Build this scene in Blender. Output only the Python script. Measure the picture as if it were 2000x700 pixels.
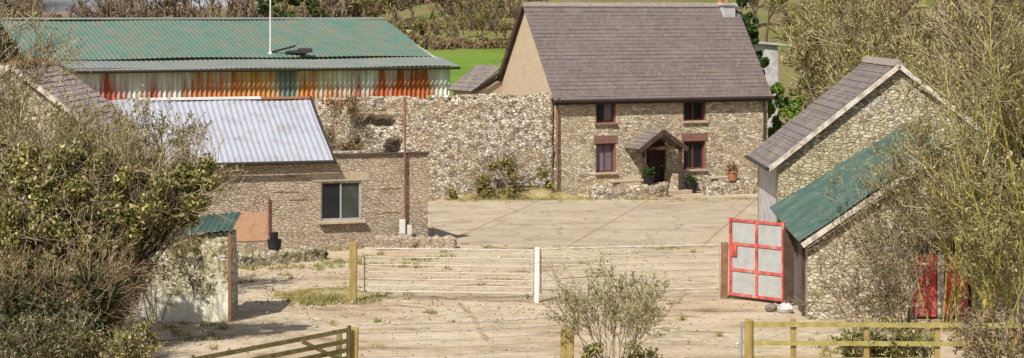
import bpy, math, random
import numpy as np
from mathutils import Vector, Matrix
R = math.radians
for o in list(bpy.data.objects): bpy.data.objects.remove(o)
scene = bpy.context.scene
C = scene.collection

# ------------------------------------------------------------------ camera, sky, sun, exposure
CH, FP, YH = 7.85, 4200.0, 30.0        # camera height, focal length and horizon line of the 2000 px photograph
cam_d = bpy.data.cameras.new("camera"); cam = bpy.data.objects.new("camera", cam_d); C.objects.link(cam)
cam.location = (0, 0, CH); cam.rotation_euler = (R(90), 0, 0)
cam_d.sensor_width = 36; cam_d.lens = 36 * FP / 2000; cam_d.shift_y = -(350 - YH) / 2000
cam_d.clip_start = 1; cam_d.clip_end = 6000
scene.camera = cam
SUN_EL, SUN_AZ = 48, 29                # elevation, degrees left of the line behind the camera
w = bpy.data.worlds.new("World"); scene.world = w; w.use_nodes = True
nt = w.node_tree; bg = nt.nodes['Background']
sky = nt.nodes.new('ShaderNodeTexSky'); sky.sky_type = 'NISHITA'; sky.sun_disc = False
sky.sun_elevation = R(SUN_EL); sky.sun_rotation = R(180 + SUN_AZ); sky.air_density = 1.0; sky.dust_density = 2.0
tc = nt.nodes.new('ShaderNodeTexCoord'); mp = nt.nodes.new('ShaderNodeMapping'); mp.inputs['Scale'].default_value = (6, 6, 40)
ns = nt.nodes.new('ShaderNodeTexNoise'); ns.inputs['Scale'].default_value = 1.6; ns.inputs['Detail'].default_value = 6
rp = nt.nodes.new('ShaderNodeValToRGB'); rp.color_ramp.elements[0].position = .42; rp.color_ramp.elements[1].position = .66
mx = nt.nodes.new('ShaderNodeMixRGB'); mx.inputs[2].default_value = (8.5, 8.8, 9.4, 1)
nt.links.new(tc.outputs['Generated'], mp.inputs[0]); nt.links.new(mp.outputs[0], ns.inputs['Vector'])
nt.links.new(ns.outputs[0], rp.inputs[0]); nt.links.new(rp.outputs[0], mx.inputs[0])
nt.links.new(sky.outputs[0], mx.inputs[1]); nt.links.new(mx.outputs[0], bg.inputs[0])
bg.inputs[1].default_value = 0.06
sd = bpy.data.lights.new("sun", 'SUN'); sun = bpy.data.objects.new("sun", sd); C.objects.link(sun)
sd.energy = 4.7; sd.angle = R(0.55); sd.color = (1.0, .94, .84)
dv = Vector((math.sin(R(SUN_AZ)) * math.cos(R(SUN_EL)), math.cos(R(SUN_AZ)) * math.cos(R(SUN_EL)), -math.sin(R(SUN_EL))))
sun.rotation_euler = dv.to_track_quat('-Z', 'Y').to_euler(); sun.location = (-40, -20, 60)
scene.view_settings.view_transform = 'Standard'; scene.view_settings.look = 'None'
scene.view_settings.exposure = 0.3; scene.view_settings.gamma = 1
scene.render.engine = 'CYCLES'
scene.cycles.max_bounces = 6; scene.cycles.transparent_max_bounces = 6

# ------------------------------------------------------------------ helpers
def at(x, D, y=None, h=None):
    """a point seen at photograph column x, at distance D, at row y or height h"""
    z = h if h is not None else CH - (y - YH) * D / FP
    return Vector(((x - 1000) * D / FP, D, z))
def gd(y): return CH * FP / (y - YH)            # distance of flat ground seen at row y

def thing(name, label, cat, loc=(0, 0, 0), rz=0, group=None):
    o = bpy.data.objects.new(name, None); C.objects.link(o); o.empty_display_size = .3
    o.location = loc; o.rotation_euler = (0, 0, rz); tag(o, label, cat, group); return o
def tag(o, label, cat, group=None, kind=None):
    if label: o['label'] = label
    if cat: o['category'] = cat
    if group: o['group'] = group
    if kind: o['kind'] = kind
    return o
def dup(root, loc, rz=0, label=None, group=None, sc=1.0):
    r = root.copy(); C.objects.link(r); r.location = loc; r.rotation_euler = (0, 0, rz); r.scale = (sc, sc, sc)
    if label: r['label'] = label
    if group: r['group'] = group
    for ch in list(root.children):
        c = ch.copy(); C.objects.link(c); c.parent = r
        for g in list(ch.children):
            d = g.copy(); C.objects.link(d); d.parent = c
    return r
class MB:
    def __init__(s): s.v = []; s.f = []
    def poly(s, pts):
        n = len(s.v); s.v += [tuple(p) for p in pts]; s.f.append(tuple(range(n, n + len(pts))))
    def prism(s, pts, d):
        """pts: outline, extruded by vector d"""
        n = len(s.v); k = len(pts); d = Vector(d)
        s.v += [tuple(Vector(p)) for p in pts] + [tuple(Vector(p) + d) for p in pts]
        s.f.append(tuple(range(n, n + k))); s.f.append(tuple(range(n + 2 * k - 1, n + k - 1, -1)))
        for i in range(k):
            j = (i + 1) % k; s.f.append((n + i, n + k + i, n + k + j, n + j))
    def box(s, x0, y0, z0, x1, y1, z1):
        s.prism([(x0, y0, z0), (x1, y0, z0), (x1, y1, z0), (x0, y1, z0)], (0, 0, z1 - z0))
    def beam(s, p, q, a, b, up=(0, 0, 1)):
        p = Vector(p); q = Vector(q); d = (q - p).normalized(); u = Vector(up)
        if abs(d.dot(u)) > .98: u = Vector((0, 1, 0))
        sx = d.cross(u).normalized(); sy = sx.cross(d).normalized()
        s.prism([p - sx * a / 2 - sy * b / 2, p + sx * a / 2 - sy * b / 2, p + sx * a / 2 + sy * b / 2, p - sx * a / 2 + sy * b / 2], q - p)
    def tube(s, p, q, r0, r1=None, n=8):
        r1 = r0 if r1 is None else r1
        p = Vector(p); q = Vector(q); d = (q - p).normalized(); u = Vector((0, 0, 1))
        if abs(d.z) > .95: u = Vector((0, 1, 0))
        sx = d.cross(u).normalized(); sy = sx.cross(d).normalized(); b = len(s.v)
        for c, r in ((p, r0), (q, r1)):
            for i in range(n):
                a = 2 * math.pi * i / n; s.v.append(tuple(c + sx * r * math.cos(a) + sy * r * math.sin(a)))
        for i in range(n):
            j = (i + 1) % n; s.f.append((b + i, b + j, b + n + j, b + n + i))
        s.f.append(tuple(range(b + n - 1, b - 1, -1))); s.f.append(tuple(range(b + n, b + 2 * n)))
    def lathe(s, prof, c=(0, 0, 0), n=14):
        b = len(s.v)
        for r, z in prof:
            for i in range(n):
                a = 2 * math.pi * i / n; s.v.append((c[0] + r * math.cos(a), c[1] + r * math.sin(a), c[2] + z))
        for k in range(len(prof) - 1):
            for i in range(n):
                j = (i + 1) % n; s.f.append((b + k * n + i, b + k * n + j, b + (k + 1) * n + j, b + (k + 1) * n + i))
        s.f.append(tuple(range(b + n - 1, b - 1, -1)))
        t = b + (len(prof) - 1) * n; s.f.append(tuple(range(t, t + n)))
    def build(s, name, m, parent=None, smooth=False, bevel=0):
        me = bpy.data.meshes.new(name); me.from_pydata(s.v, [], s.f); me.update()
        o = bpy.data.objects.new(name, me); C.objects.link(o); me.materials.append(m)
        if parent: o.parent = parent
        if smooth: me.polygons.foreach_set('use_smooth', [True] * len(me.polygons))
        if bevel:
            b = o.modifiers.new('bevel', 'BEVEL'); b.width = bevel; b.segments = 1; b.limit_method = 'ANGLE'
        return o
def np_mesh(name, V, F, m, parent=None, smooth=False):
    """V (n,3), F (m,k) all faces of k corners"""
    me = bpy.data.meshes.new(name); k = F.shape[1]
    me.vertices.add(len(V)); me.vertices.foreach_set('co', V.astype(np.float32).ravel())
    me.loops.add(F.size); me.loops.foreach_set('vertex_index', F.astype(np.int32).ravel())
    me.polygons.add(len(F)); me.polygons.foreach_set('loop_start', np.arange(0, F.size, k, dtype=np.int32))
    me.polygons.foreach_set('loop_total', np.full(len(F), k, dtype=np.int32))
    if smooth: me.polygons.foreach_set('use_smooth', np.ones(len(F), dtype=bool))
    me.update(calc_edges=True); me.validate(); me.materials.append(m)
    o = bpy.data.objects.new(name, me); C.objects.link(o)
    if parent: o.parent = parent
    return o

# ------------------------------------------------------------------ materials
def srgb(r, g, b):
    f = lambda c: (c / 255 / 12.92) if c / 255 <= .04045 else ((c / 255 + .055) / 1.055) ** 2.4
    return (f(r), f(g), f(b), 1)
def ramp(nt, stops, interp='LINEAR'):
    n = nt.nodes.new('ShaderNodeValToRGB'); cr = n.color_ramp; cr.interpolation = interp
    while len(cr.elements) < len(stops): cr.elements.new(.5)
    for e, (p, c) in zip(cr.elements, stops): e.position = p; e.color = c if len(c) == 4 else (*c, 1)
    return n
class MT:
    def __init__(s, name, rough=.85, spec=.25):
        s.m = bpy.data.materials.new(name); s.m.use_nodes = True; s.nt = s.m.node_tree
        s.p = s.nt.nodes['Principled BSDF']; s.p.inputs['Roughness'].default_value = rough
        s.p.inputs['Specular IOR Level'].default_value = spec
        s.tc = s.nt.nodes.new('ShaderNodeTexCoord')
    def L(s, a, b): s.nt.links.new(a, b)
    def vec(s, scale=(1, 1, 1), rot=(0, 0, 0), src='Object'):
        m = s.nt.nodes.new('ShaderNodeMapping'); m.inputs['Scale'].default_value = scale; m.inputs['Rotation'].default_value = rot
        s.L(s.tc.outputs[src], m.inputs[0]); return m.outputs[0]
    def noise(s, sc, det=4, v=None, rough=.6):
        n = s.nt.nodes.new('ShaderNodeTexNoise'); n.inputs['Scale'].default_value = sc; n.inputs['Detail'].default_value = det
        n.inputs['Roughness'].default_value = rough; s.L(v if v else s.vec(), n.inputs['Vector']); return n.outputs['Fac']
    def ramp(s, fac, stops, interp='LINEAR'):
        n = ramp(s.nt, stops, interp); s.L(fac, n.inputs[0]); return n.outputs[0]
    def mix(s, fac, a, b, mode='MIX'):
        n = s.nt.nodes.new('ShaderNodeMixRGB'); n.blend_type = mode
        for i, x in ((0, fac), (1, a), (2, b)):
            if hasattr(x, 'links'): s.L(x, n.inputs[i])
            elif isinstance(x, (int, float)): n.inputs[i].default_value = x if i == 0 else (x, x, x, 1)
            else: n.inputs[i].default_value = x if len(x) == 4 else (*x, 1)
        return n.outputs[0]
    def math(s, op, a, b=0, c=0):
        n = s.nt.nodes.new('ShaderNodeMath'); n.operation = op
        for i, x in ((0, a), (1, b), (2, c)):
            if hasattr(x, 'links'): s.L(x, n.inputs[i])
            else: n.inputs[i].default_value = x
        return n.outputs[0]
    def color(s, c):
        if hasattr(c, 'links'): s.L(c, s.p.inputs['Base Color'])
        else: s.p.inputs['Base Color'].default_value = c if len(c) == 4 else (*c, 1)
    def bump(s, h, st=.5, dist=.05):
        b = s.nt.nodes.new('ShaderNodeBump'); b.inputs['Strength'].default_value = st; b.inputs['Distance'].default_value = dist
        s.L(h, b.inputs['Height']); s.L(b.outputs[0], s.p.inputs['Normal'])

def stone_mat(name, tones, mortar, scale=5.0, flat=1.7, patch=None, mort_w=.06, patch_fac=.5):
    """rubble stone: every stone its own tone, sunk mortar joints"""
    t = MT(name, .9)
    wob = t.nt.nodes.new('ShaderNodeTexNoise'); wob.inputs['Scale'].default_value = 2.5; t.L(t.vec(), wob.inputs['Vector'])
    add = t.nt.nodes.new('ShaderNodeVectorMath'); add.operation = 'MULTIPLY_ADD'
    t.L(wob.outputs['Color'], add.inputs[0]); add.inputs[1].default_value = (.22, .22, .22); t.L(t.vec((1, 1, flat)), add.inputs[2])
    v1 = t.nt.nodes.new('ShaderNodeTexVoronoi'); v1.inputs['Scale'].default_value = scale; t.L(add.outputs[0], v1.inputs['Vector'])
    v2 = t.nt.nodes.new('ShaderNodeTexVoronoi'); v2.feature = 'DISTANCE_TO_EDGE'; v2.inputs['Scale'].default_value = scale; t.L(add.outputs[0], v2.inputs['Vector'])
    sep = t.nt.nodes.new('ShaderNodeSeparateColor'); t.L(v1.outputs['Color'], sep.inputs[0])
    n = len(tones); col = t.ramp(sep.outputs[0], [(i / n, c) for i, c in enumerate(tones)], 'CONSTANT')
    col = t.mix(.55, col, t.ramp(t.noise(14, 4), [(.3, (.45, .45, .45)), (.7, (1.35, 1.35, 1.35))]), 'MULTIPLY')
    if patch: col = t.mix(t.math('MULTIPLY', t.ramp(t.noise(.7, 5), [(.45, (0, 0, 0)), (.62, (1, 1, 1))]), patch_fac), col, patch)
    edge = t.ramp(v2.outputs['Distance'], [(0, (1, 1, 1)), (mort_w, (0, 0, 0))])
    t.color(t.mix(edge, col, mortar)); 
    hgt = t.math('ADD', t.math('MINIMUM', v2.outputs['Distance'], .12), t.math('MULTIPLY', t.noise(12, 4), .08))
    t.bump(hgt, .9, .35); return t.m

def noise_mat(name, stops, sc=3, det=6, rough=.85, bump=.3, bsc=30, vscale=(1, 1, 1), spec=.25, fine=.35, dist=.02):
    t = MT(name, rough, spec); v = t.vec(vscale)
    col = t.ramp(t.noise(sc, det, v), stops)
    col = t.mix(fine, col, t.ramp(t.noise(bsc, 4), [(.3, (.5, .5, .5)), (.7, (1.3, 1.3, 1.3))]), 'MULTIPLY')
    t.color(col); t.bump(t.noise(bsc, 4), bump, dist); return t.m

def slate_mat(name, axis, tones, moss):
    t = MT(name, .75, .3)
    sx = t.nt.nodes.new('ShaderNodeSeparateXYZ'); t.L(t.tc.outputs['Object'], sx.inputs[0])
    cb = t.nt.nodes.new('ShaderNodeCombineXYZ'); t.L(sx.outputs[axis], cb.inputs[0]); t.L(sx.outputs['Z'], cb.inputs[1])
    b = t.nt.nodes.new('ShaderNodeTexBrick'); t.L(cb.outputs[0], b.inputs['Vector'])
    b.inputs['Scale'].default_value = 1; b.inputs['Brick Width'].default_value = .3; b.inputs['Row Height'].default_value = .19
    b.inputs['Mortar Size'].default_value = .008; b.inputs['Color1'].default_value = (*tones[0], 1); b.inputs['Color2'].default_value = (*tones[1], 1)
    b.inputs['Mortar'].default_value = (.09, .075, .072, 1); b.offset = .5; b.inputs['Bias'].default_value = 0
    col = t.mix(.5, b.outputs['Color'], t.ramp(t.noise(5, 6), [(.3, (.55, .55, .55)), (.7, (1.35, 1.3, 1.3))]), 'MULTIPLY')
    col = t.mix(t.ramp(t.noise(1.1, 8, rough=.75), [(.5, (0, 0, 0)), (.72, (.8, .8, .8))]), col, moss)
    t.color(col); t.bump(b.outputs['Fac'], -.5, .02); return t.m

M = {}
M['stone_house'] = stone_mat('house_stone', [(.42, .33, .22), (.60, .51, .37), (.50, .42, .30), (.70, .61, .47), (.33, .25, .18), (.57, .49, .36), (.48, .43, .35), (.76, .69, .56)],
                             (.42, .34, .24), 4.9, 2.2, (.56, .45, .28))
M['stone_ruin'] = stone_mat('ruin_stone', [(.50, .41, .30), (.68, .60, .48), (.42, .34, .26), (.76, .70, .60), (.24, .18, .135), (.62, .54, .43), (.54, .49, .44), (.80, .75, .67)],
                            (.22, .165, .11), 6.3, 1.7, (.50, .38, .22), .08)
M['stone_barn'] = stone_mat('barn_stone', [(.40, .33, .23), (.54, .47, .34), (.46, .41, .30), (.60, .54, .42), (.23, .19, .13), (.50, .42, .30), (.42, .39, .33), (.66, .61, .50)],
                            (.32, .26, .17), 5.6, 2.1, (.42, .37, .20))
M['stone_shed'] = stone_mat('shed_stone', [(.42, .335, .255), (.46, .375, .285), (.38, .30, .225), (.50, .41, .32), (.33, .255, .19), (.45, .365, .27), (.47, .39, .31), (.43, .345, .26)],
                            (.41, .325, .24), 5.0, 2.6, (.50, .40, .30), .035, .85)
M['reveal'] = noise_mat('reveal_plaster', [(.3, (.36, .29, .20)), (.7, (.50, .42, .31))], 4)
M['render'] = noise_mat('gable_render', [(.3, (.44, .34, .23)), (.5, (.50, .40, .28)), (.75, (.42, .34, .25))], 1.4, 8, fine=.4, bsc=9)
M['slate_house'] = slate_mat('house_slate', 'X', [(.185, .150, .145), (.158, .127, .123)], (.21, .175, .15))
M['slate_pale'] = slate_mat('light_boosted_slate', 'Y', [(.44, .36, .32), (.33, .27, .245)], (.46, .38, .30))  # colour lightened to make up for a slope facing away from the sun
M['slate_barn'] = slate_mat('barn_slate', 'Y', [(.21, .18, .165), (.165, .14, .13)], (.30, .27, .19))
M['ridge'] = noise_mat('ridge_tile', [(.3, (.22, .18, .16)), (.7, (.33, .28, .25))], 5)
M['timber_dark'] = noise_mat('dark_timber', [(.3, (.05, .033, .024)), (.7, (.105, .07, .05))], 4, vscale=(1, 1, 1))
M['gutter'] = noise_mat('gutter_iron', [(.3, (.030, .024, .02)), (.7, (.06, .045, .04))], 6, rough=.5)
M['frame_brown'] = noise_mat('window_paint', [(.3, (.13, .035, .03)), (.7, (.22, .07, .055))], 8, rough=.6)
M['brick'] = noise_mat('brick_reveal', [(.3, (.17, .085, .07)), (.7, (.29, .16, .125))], 12)
M['frame_grey'] = noise_mat('grey_window_paint', [(.3, (.32, .31, .31)), (.7, (.45, .44, .44))], 8, rough=.5)
M['white_timber'] = noise_mat('white_timber', [(.35, (.30, .25, .20)), (.6, (.66, .59, .52))], 5, vscale=(1, 1, 1))
M['plaster_blue'] = noise_mat('pale_limewash', [(.3, (.34, .33, .35)), (.6, (.60, .58, .60))], 2.5)
M['galv'] = noise_mat('galvanised_steel', [(.3, (.38, .36, .32)), (.7, (.62, .59, .52))], 6, rough=.5, bump=.1)
M['wood_post'] = noise_mat('lichen_wood', [(.3, (.24, .17, .055)), (.55, (.36, .27, .10)), (.75, (.40, .34, .16))], 3, vscale=(3, 3, .8), fine=.6)
M['wood_grey'] = noise_mat('weathered_gate_wood', [(.3, (.12, .095, .045)), (.55, (.24, .20, .085)), (.75, (.33, .29, .17))], 3, fine=.6)
M['wood_rail'] = noise_mat('mossy_rail', [(.3, (.22, .18, .06)), (.55, (.37, .32, .11)), (.75, (.44, .41, .24))], 3, vscale=(1, 1, 1), fine=.6)
M['wood_brown'] = noise_mat('weathered_post', [(.3, (.16, .085, .045)), (.7, (.30, .17, .10))], 4, fine=.6)
M['wire'] = noise_mat('fence_wire', [(.3, (.20, .20, .20)), (.7, (.38, .38, .38))], 6, rough=.45)
M['rust_pipe'] = noise_mat('rusty_pipe', [(.3, (.16, .07, .045)), (.7, (.30, .14, .09))], 5)
M['red_paint'] = noise_mat('red_frame_paint', [(.35, (.28, .06, .045)), (.45, (.52, .085, .07)), (.58, (.58, .15, .125)), (.68, (.52, .30, .26))], 3.5, 9, rough=.7, fine=.5, bsc=18)
M['panel_grey'] = noise_mat('grey_sheet', [(.3, (.33, .35, .34)), (.7, (.44, .45, .44))], 3, rough=.6, fine=.35)
M['red_boards'] = noise_mat('peeling_red_boards', [(.3, (.50, .05, .035)), (.52, (.60, .11, .08)), (.68, (.52, .28, .22))], 2.4, 8, vscale=(4, 4, .7), fine=.5)
M['boards'] = noise_mat('weathered_boards_shade_tone', [(.3, (.09, .065, .06)), (.55, (.16, .12, .11)), (.75, (.24, .19, .17))], 2, 8, vscale=(1, 5, .5), fine=.6)  # shade on the bay side wall painted in as a dark board colour
M['door_dark'] = noise_mat('doorway_shade_tone', [(.3, (.02, .010, .012)), (.7, (.055, .02, .018))], 6, rough=.5)  # near-black colour stands in for the unlit interior of an open doorway
M['black'] = noise_mat('black_plastic', [(.3, (.012, .012, .014)), (.7, (.03, .03, .035))], 6, rough=.45)
M['terracotta'] = noise_mat('terracotta', [(.3, (.30, .125, .065)), (.7, (.42, .19, .10))], 6)
M['chimney'] = noise_mat('chimney_render', [(.3, (.36, .35, .36)), (.7, (.55, .54, .55))], 3)
M['pvc'] = noise_mat('white_paint', [(.3, (.66, .64, .60)), (.7, (.82, .80, .76))], 3, rough=.5)

def glass_mat(name, c, rough=.12):
    t = MT(name, rough, .3); t.color(t.ramp(t.noise(2, 3), [(.3, c), (.7, tuple(x * 1.8 for x in c))])); return t.m
M['glass'] = glass_mat('dark_glass', (.012, .013, .016))
M['glass_grey'] = glass_mat('painted_reflection_glass', (.11, .11, .13))  # reflection painted as a paler grey pane colour
M['glass_green'] = glass_mat('dusty_glass', (.035, .042, .036), .25)

def tin(name, base, spots, fac=(.55, .75), rough=.5, sc=1.6, streak=(1, 1, 1), metal=0.0):
    t = MT(name, rough, .4)
    a = t.ramp(t.noise(1.2, 8, t.vec(streak)), [(.3, base[0]), (.5, base[1]), (.7, base[2])])
    k = t.ramp(t.noise(sc, 8, t.vec(streak), .7), [(fac[0], (0, 0, 0)), (fac[1], (1, 1, 1))])
    col = t.mix(k, a, spots); col = t.mix(.3, col, t.ramp(t.noise(25, 3), [(.3, (.6, .6, .6)), (.7, (1.3, 1.3, 1.3))]), 'MULTIPLY')
    t.color(col); t.p.inputs['Metallic'].default_value = metal; return t.m
M['tin_white'] = tin('pale_tin_roof', [(.31, .325, .385), (.365, .38, .44), (.29, .30, .34)], (.22, .19, .16), (.54, .74), .6)
M['tin_green'] = tin('faded_green_tin', [(.075, .155, .12), (.09, .18, .14), (.13, .185, .15)], (.19, .165, .12), (.44, .66), .6, 1.3)
M['tin_green_low'] = tin('worn_green_tin', [(.12, .185, .165), (.17, .20, .19), (.185, .195, .19)], (.24, .22, .18), (.45, .7), .6, .7)
M['tin_green_dark'] = tin('dark_green_tin', [(.03, .068, .056), (.04, .086, .071), (.065, .105, .085)], (.16, .18, .12), (.52, .8), .55)

# rusty wall sheets: rust where the photograph shows it (real staining of the sheets)
BX0 = -27.5      # object x of the barn's left end (local origin at its right front corner)
def rust_wall():
    t = MT('rusty_wall_sheets', .6, .35)
    sx = t.nt.nodes.new('ShaderNodeSeparateXYZ'); t.L(t.tc.outputs['Object'], sx.inputs[0])
    px = lambda x: (x - 880) / 780 + 1      # 0..1 along the visible wall, photograph column
    u = t.math('DIVIDE', t.math('ADD', sx.outputs['X'], 21.4), 21.4)
    amt = [(100, .1), (180, .5), (205, .85), (240, .45), (275, .35), (292, .8), (312, .3), (345, .5), (375, .85), (410, .8), (445, .95), (478, .9), (515, .85),
           (532, .1), (560, .05), (575, .75), (600, .8), (622, .35), (638, .65), (655, .25), (690, .75), (710, .2), (738, .8), (765, .75), (790, 1), (825, .95), (850, .5), (872, .05)]
    k = t.ramp(u, [(px(x), (a, a, a)) for x, a in amt])
    tone = t.ramp(u, [(px(x), c) for x, c in [(100, (.45, .10, .06)), (220, (.42, .09, .055)), (300, (.42, .09, .05)), (360, (.55, .23, .12)), (420, (.60, .22, .08)),
            (470, (.62, .28, .09)), (515, (.66, .33, .12)), (580, (.60, .24, .08)), (640, (.60, .24, .09)), (690, (.40, .11, .05)), (740, (.50, .13, .045)), (790, (.47, .12, .035)), (860, (.54, .20, .08))]])
    base = t.ramp(u, [(px(x), c) for x, c in [(100, (.82, .80, .82)), (450, (.76, .73, .70)), (480, (.80, .72, .44)), (522, (.52, .48, .36)), (530, (.17, .21, .20)), (562, (.18, .22, .20)), (572, (.80, .70, .48)), (620, (.80, .72, .58)), (700, (.82, .80, .78)), (860, (.86, .86, .80))]])
    zr = t.math('MULTIPLY_ADD', sx.outputs['Z'], -.34, 1.42)           # more rust low down
    nz = t.noise(1.0, 7, t.vec((1.9, 1, .22)), .65)
    s = t.math('ADD', t.math('ADD', k, zr), t.math('MULTIPLY_ADD', nz, 2.1, -1.04))
    # stripe variation between corrugations
    st = t.noise(1, 2, t.vec((6, 0, .15)))
    s = t.math('ADD', s, t.math('MULTIPLY_ADD', st, .9, -.45))
    m = t.ramp(s, [(.34, (0, 0, 0)), (.5, (.35, .35, .35)), (.85, (1, 1, 1))])
    base = t.mix(.6, base, t.ramp(st, [(.35, (.42, .38, .36)), (.6, (1.05, 1.04, 1.05))]), 'MULTIPLY')
    dark = t.ramp(t.noise(1, 3, t.vec((9, 1, .5))), [(.35, (.45, .35, .3)), (.6, (1.15, 1.1, 1.05))])
    t.color(t.mix(m, base, t.mix(.8, tone, dark, 'MULTIPLY'))); t.L(t.ramp(m, [(0, (.5, .5, .5)), (1, (.9, .9, .9))]), t.p.inputs['Roughness'])
    return t.m
M['rust_wall'] = rust_wall()

def whitewash():
    t = MT('flaking_whitewash', .9)
    sx = t.nt.nodes.new('ShaderNodeSeparateXYZ'); t.L(t.tc.outputs['Object'], sx.inputs[0])
    v = t.nt.nodes.new('ShaderNodeTexVoronoi'); v.inputs['Scale'].default_value = 12; t.L(t.vec((1, 1, 1.5)), v.inputs['Vector'])
    sep = t.nt.nodes.new('ShaderNodeSeparateColor'); t.L(v.outputs['Color'], sep.inputs[0])
    st = t.ramp(sep.outputs[0], [(0, (.20, .18, .10)), (.2, (.42, .38, .24)), (.4, (.30, .27, .15)), (.6, (.50, .47, .36)), (.8, (.14, .12, .07)), (.9, (.62, .58, .55))], 'CONSTANT')
    f = t.math('ADD', t.math('MULTIPLY', sx.outputs['Z'], -.55), t.math('MULTIPLY_ADD', t.noise(1.6, 6), 1.6, -.12))
    m = t.ramp(f, [(.18, (0, 0, 0)), (.4, (1, 1, 1))])
    t.color(t.mix(m, st, t.ramp(t.noise(3, 5), [(.3, (.60, .58, .40)), (.55, (.80, .78, .66))]))); t.bump(v.outputs['Distance'], -.6, .08); return t.m
M['whitewash'] = whitewash()

def leaf_mat(name, stops, trans=.25, rough=.6):
    t = MT(name, rough, .3); g = t.nt.nodes.new('ShaderNodeNewGeometry')
    col = t.ramp(g.outputs['Random Per Island'], stops)
    col = t.mix(.5, col, t.ramp(t.noise(.9, 3), [(.35, (.6, .6, .6)), (.65, (1.3, 1.25, 1.1))]), 'MULTIPLY')
    t.color(col)
    tr = t.nt.nodes.new('ShaderNodeBsdfTranslucent'); t.L(col, tr.inputs[0])
    ms = t.nt.nodes.new('ShaderNodeMixShader'); ms.inputs[0].default_value = trans
    t.L(t.p.outputs[0], ms.inputs[1]); t.L(tr.outputs[0], ms.inputs[2]); t.L(ms.outputs[0], t.nt.nodes['Material Output'].inputs[0]); return t.m
def bark_mat(name, stops):
    t = MT(name, .85, .2); g = t.nt.nodes.new('ShaderNodeNewGeometry')
    t.color(t.ramp(g.outputs['Random Per Island'], stops)); return t.m
M['leaf_ivy'] = leaf_mat('ivy_leaves', [(0, (.035, .05, .012)), (.25, (.12, .14, .03)), (.5, (.27, .26, .07)), (.75, (.44, .39, .15)), (1, (.64, .56, .32))])
M['leaf_bright'] = leaf_mat('bright_leaves', [(0, (.06, .14, .015)), (.5, (.16, .27, .03)), (1, (.30, .38, .07))])
M['leaf_dark'] = leaf_mat('evergreen_leaves', [(0, (.012, .035, .008)), (.5, (.04, .09, .02)), (1, (.12, .17, .04))])
M['leaf_olive'] = leaf_mat('olive_buds', [(0, (.14, .12, .04)), (.5, (.30, .27, .09)), (1, (.48, .43, .18))])
M['leaf_tan'] = leaf_mat('dead_leaves', [(0, (.12, .07, .035)), (.5, (.27, .18, .09)), (1, (.45, .34, .20))])
M['bark_dark'] = bark_mat('dark_bark', [(0, (.045, .034, .022)), (1, (.12, .095, .065))])
M['bark_grey'] = bark_mat('grey_bark', [(0, (.13, .10, .07)), (1, (.27, .22, .16))])
M['twig_brown'] = bark_mat('brown_twigs', [(0, (.075, .045, .025)), (.4, (.20, .135, .075)), (.8, (.34, .25, .15)), (1, (.46, .37, .25))])
M['twig_olive'] = bark_mat('olive_twigs', [(0, (.10, .08, .025)), (.35, (.24, .20, .06)), (.75, (.42, .37, .13)), (1, (.58, .53, .27))])
M['bark_yellow'] = bark_mat('lichen_bark', [(0, (.24, .20, .05)), (1, (.40, .35, .10))])
M['twig_mixed'] = bark_mat('mixed_twigs', [(0, (.05, .035, .02)), (.35, (.17, .12, .065)), (.65, (.36, .29, .17)), (1, (.60, .52, .38))])
M['leaf_ivy_dark'] = leaf_mat('deep_ivy_leaves', [(0, (.02, .04, .012)), (.5, (.075, .105, .03)), (.85, (.16, .16, .06)), (1, (.34, .30, .18))])
M['twig_willow'] = bark_mat('willow_twigs', [(0, (.055, .045, .022)), (.3, (.18, .15, .06)), (.65, (.38, .34, .16)), (1, (.64, .58, .38))])
M['grass_blade'] = bark_mat('grass_blades', [(0, (.10, .11, .025)), (.4, (.22, .21, .06)), (.8, (.38, .33, .14)), (1, (.50, .44, .26))])
M['pebble'] = bark_mat('pebbles', [(0, (.16, .12, .08)), (.4, (.33, .27, .19)), (1, (.60, .53, .42))])
M['twig_far'] = bark_mat('far_twigs', [(0, (.06, .04, .03)), (.5, (.22, .155, .10)), (1, (.34, .26, .17))])
M['twig_far_olive'] = bark_mat('far_olive_twigs', [(0, (.11, .10, .03)), (.5, (.25, .235, .075)), (1, (.42, .38, .15))])

def ground_mat():
    t = MT('field_grass', .95, .1)
    sx = t.nt.nodes.new('ShaderNodeSeparateXYZ'); t.L(t.tc.outputs['Object'], sx.inputs[0])
    green = t.ramp(t.noise(.12, 6), [(.35, (.10, .165, .022)), (.55, (.135, .225, .028)), (.7, (.17, .20, .05))])
    scrub = t.ramp(t.noise(.09, 9, rough=.7), [(.38, (.11, .17, .03)), (.45, (.16, .145, .055)), (.54, (.21, .155, .085)), (.60, (.15, .20, .04))])
    far_ = t.math('ADD', t.math('MULTIPLY_ADD', sx.outputs['Y'], .02, -5.05), t.math('MULTIPLY_ADD', t.noise(.05, 5), 2.6, -1.3))
    left = t.math('MAXIMUM', t.math('MULTIPLY_ADD', sx.outputs['X'], -.12, -2.0), t.math('MULTIPLY_ADD', sx.outputs['X'], .3, -2.4))
    m = t.ramp(t.math('MAXIMUM', far_, left), [(.0, (0, 0, 0)), (.35, (1, 1, 1))])
    col = t.mix(m, green, scrub)
    col = t.mix(.6, col, t.ramp(t.noise(2.2, 5), [(.3, (.55, .55, .55)), (.7, (1.35, 1.3, 1.3))]), 'MULTIPLY'); t.color(col); return t.m
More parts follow.
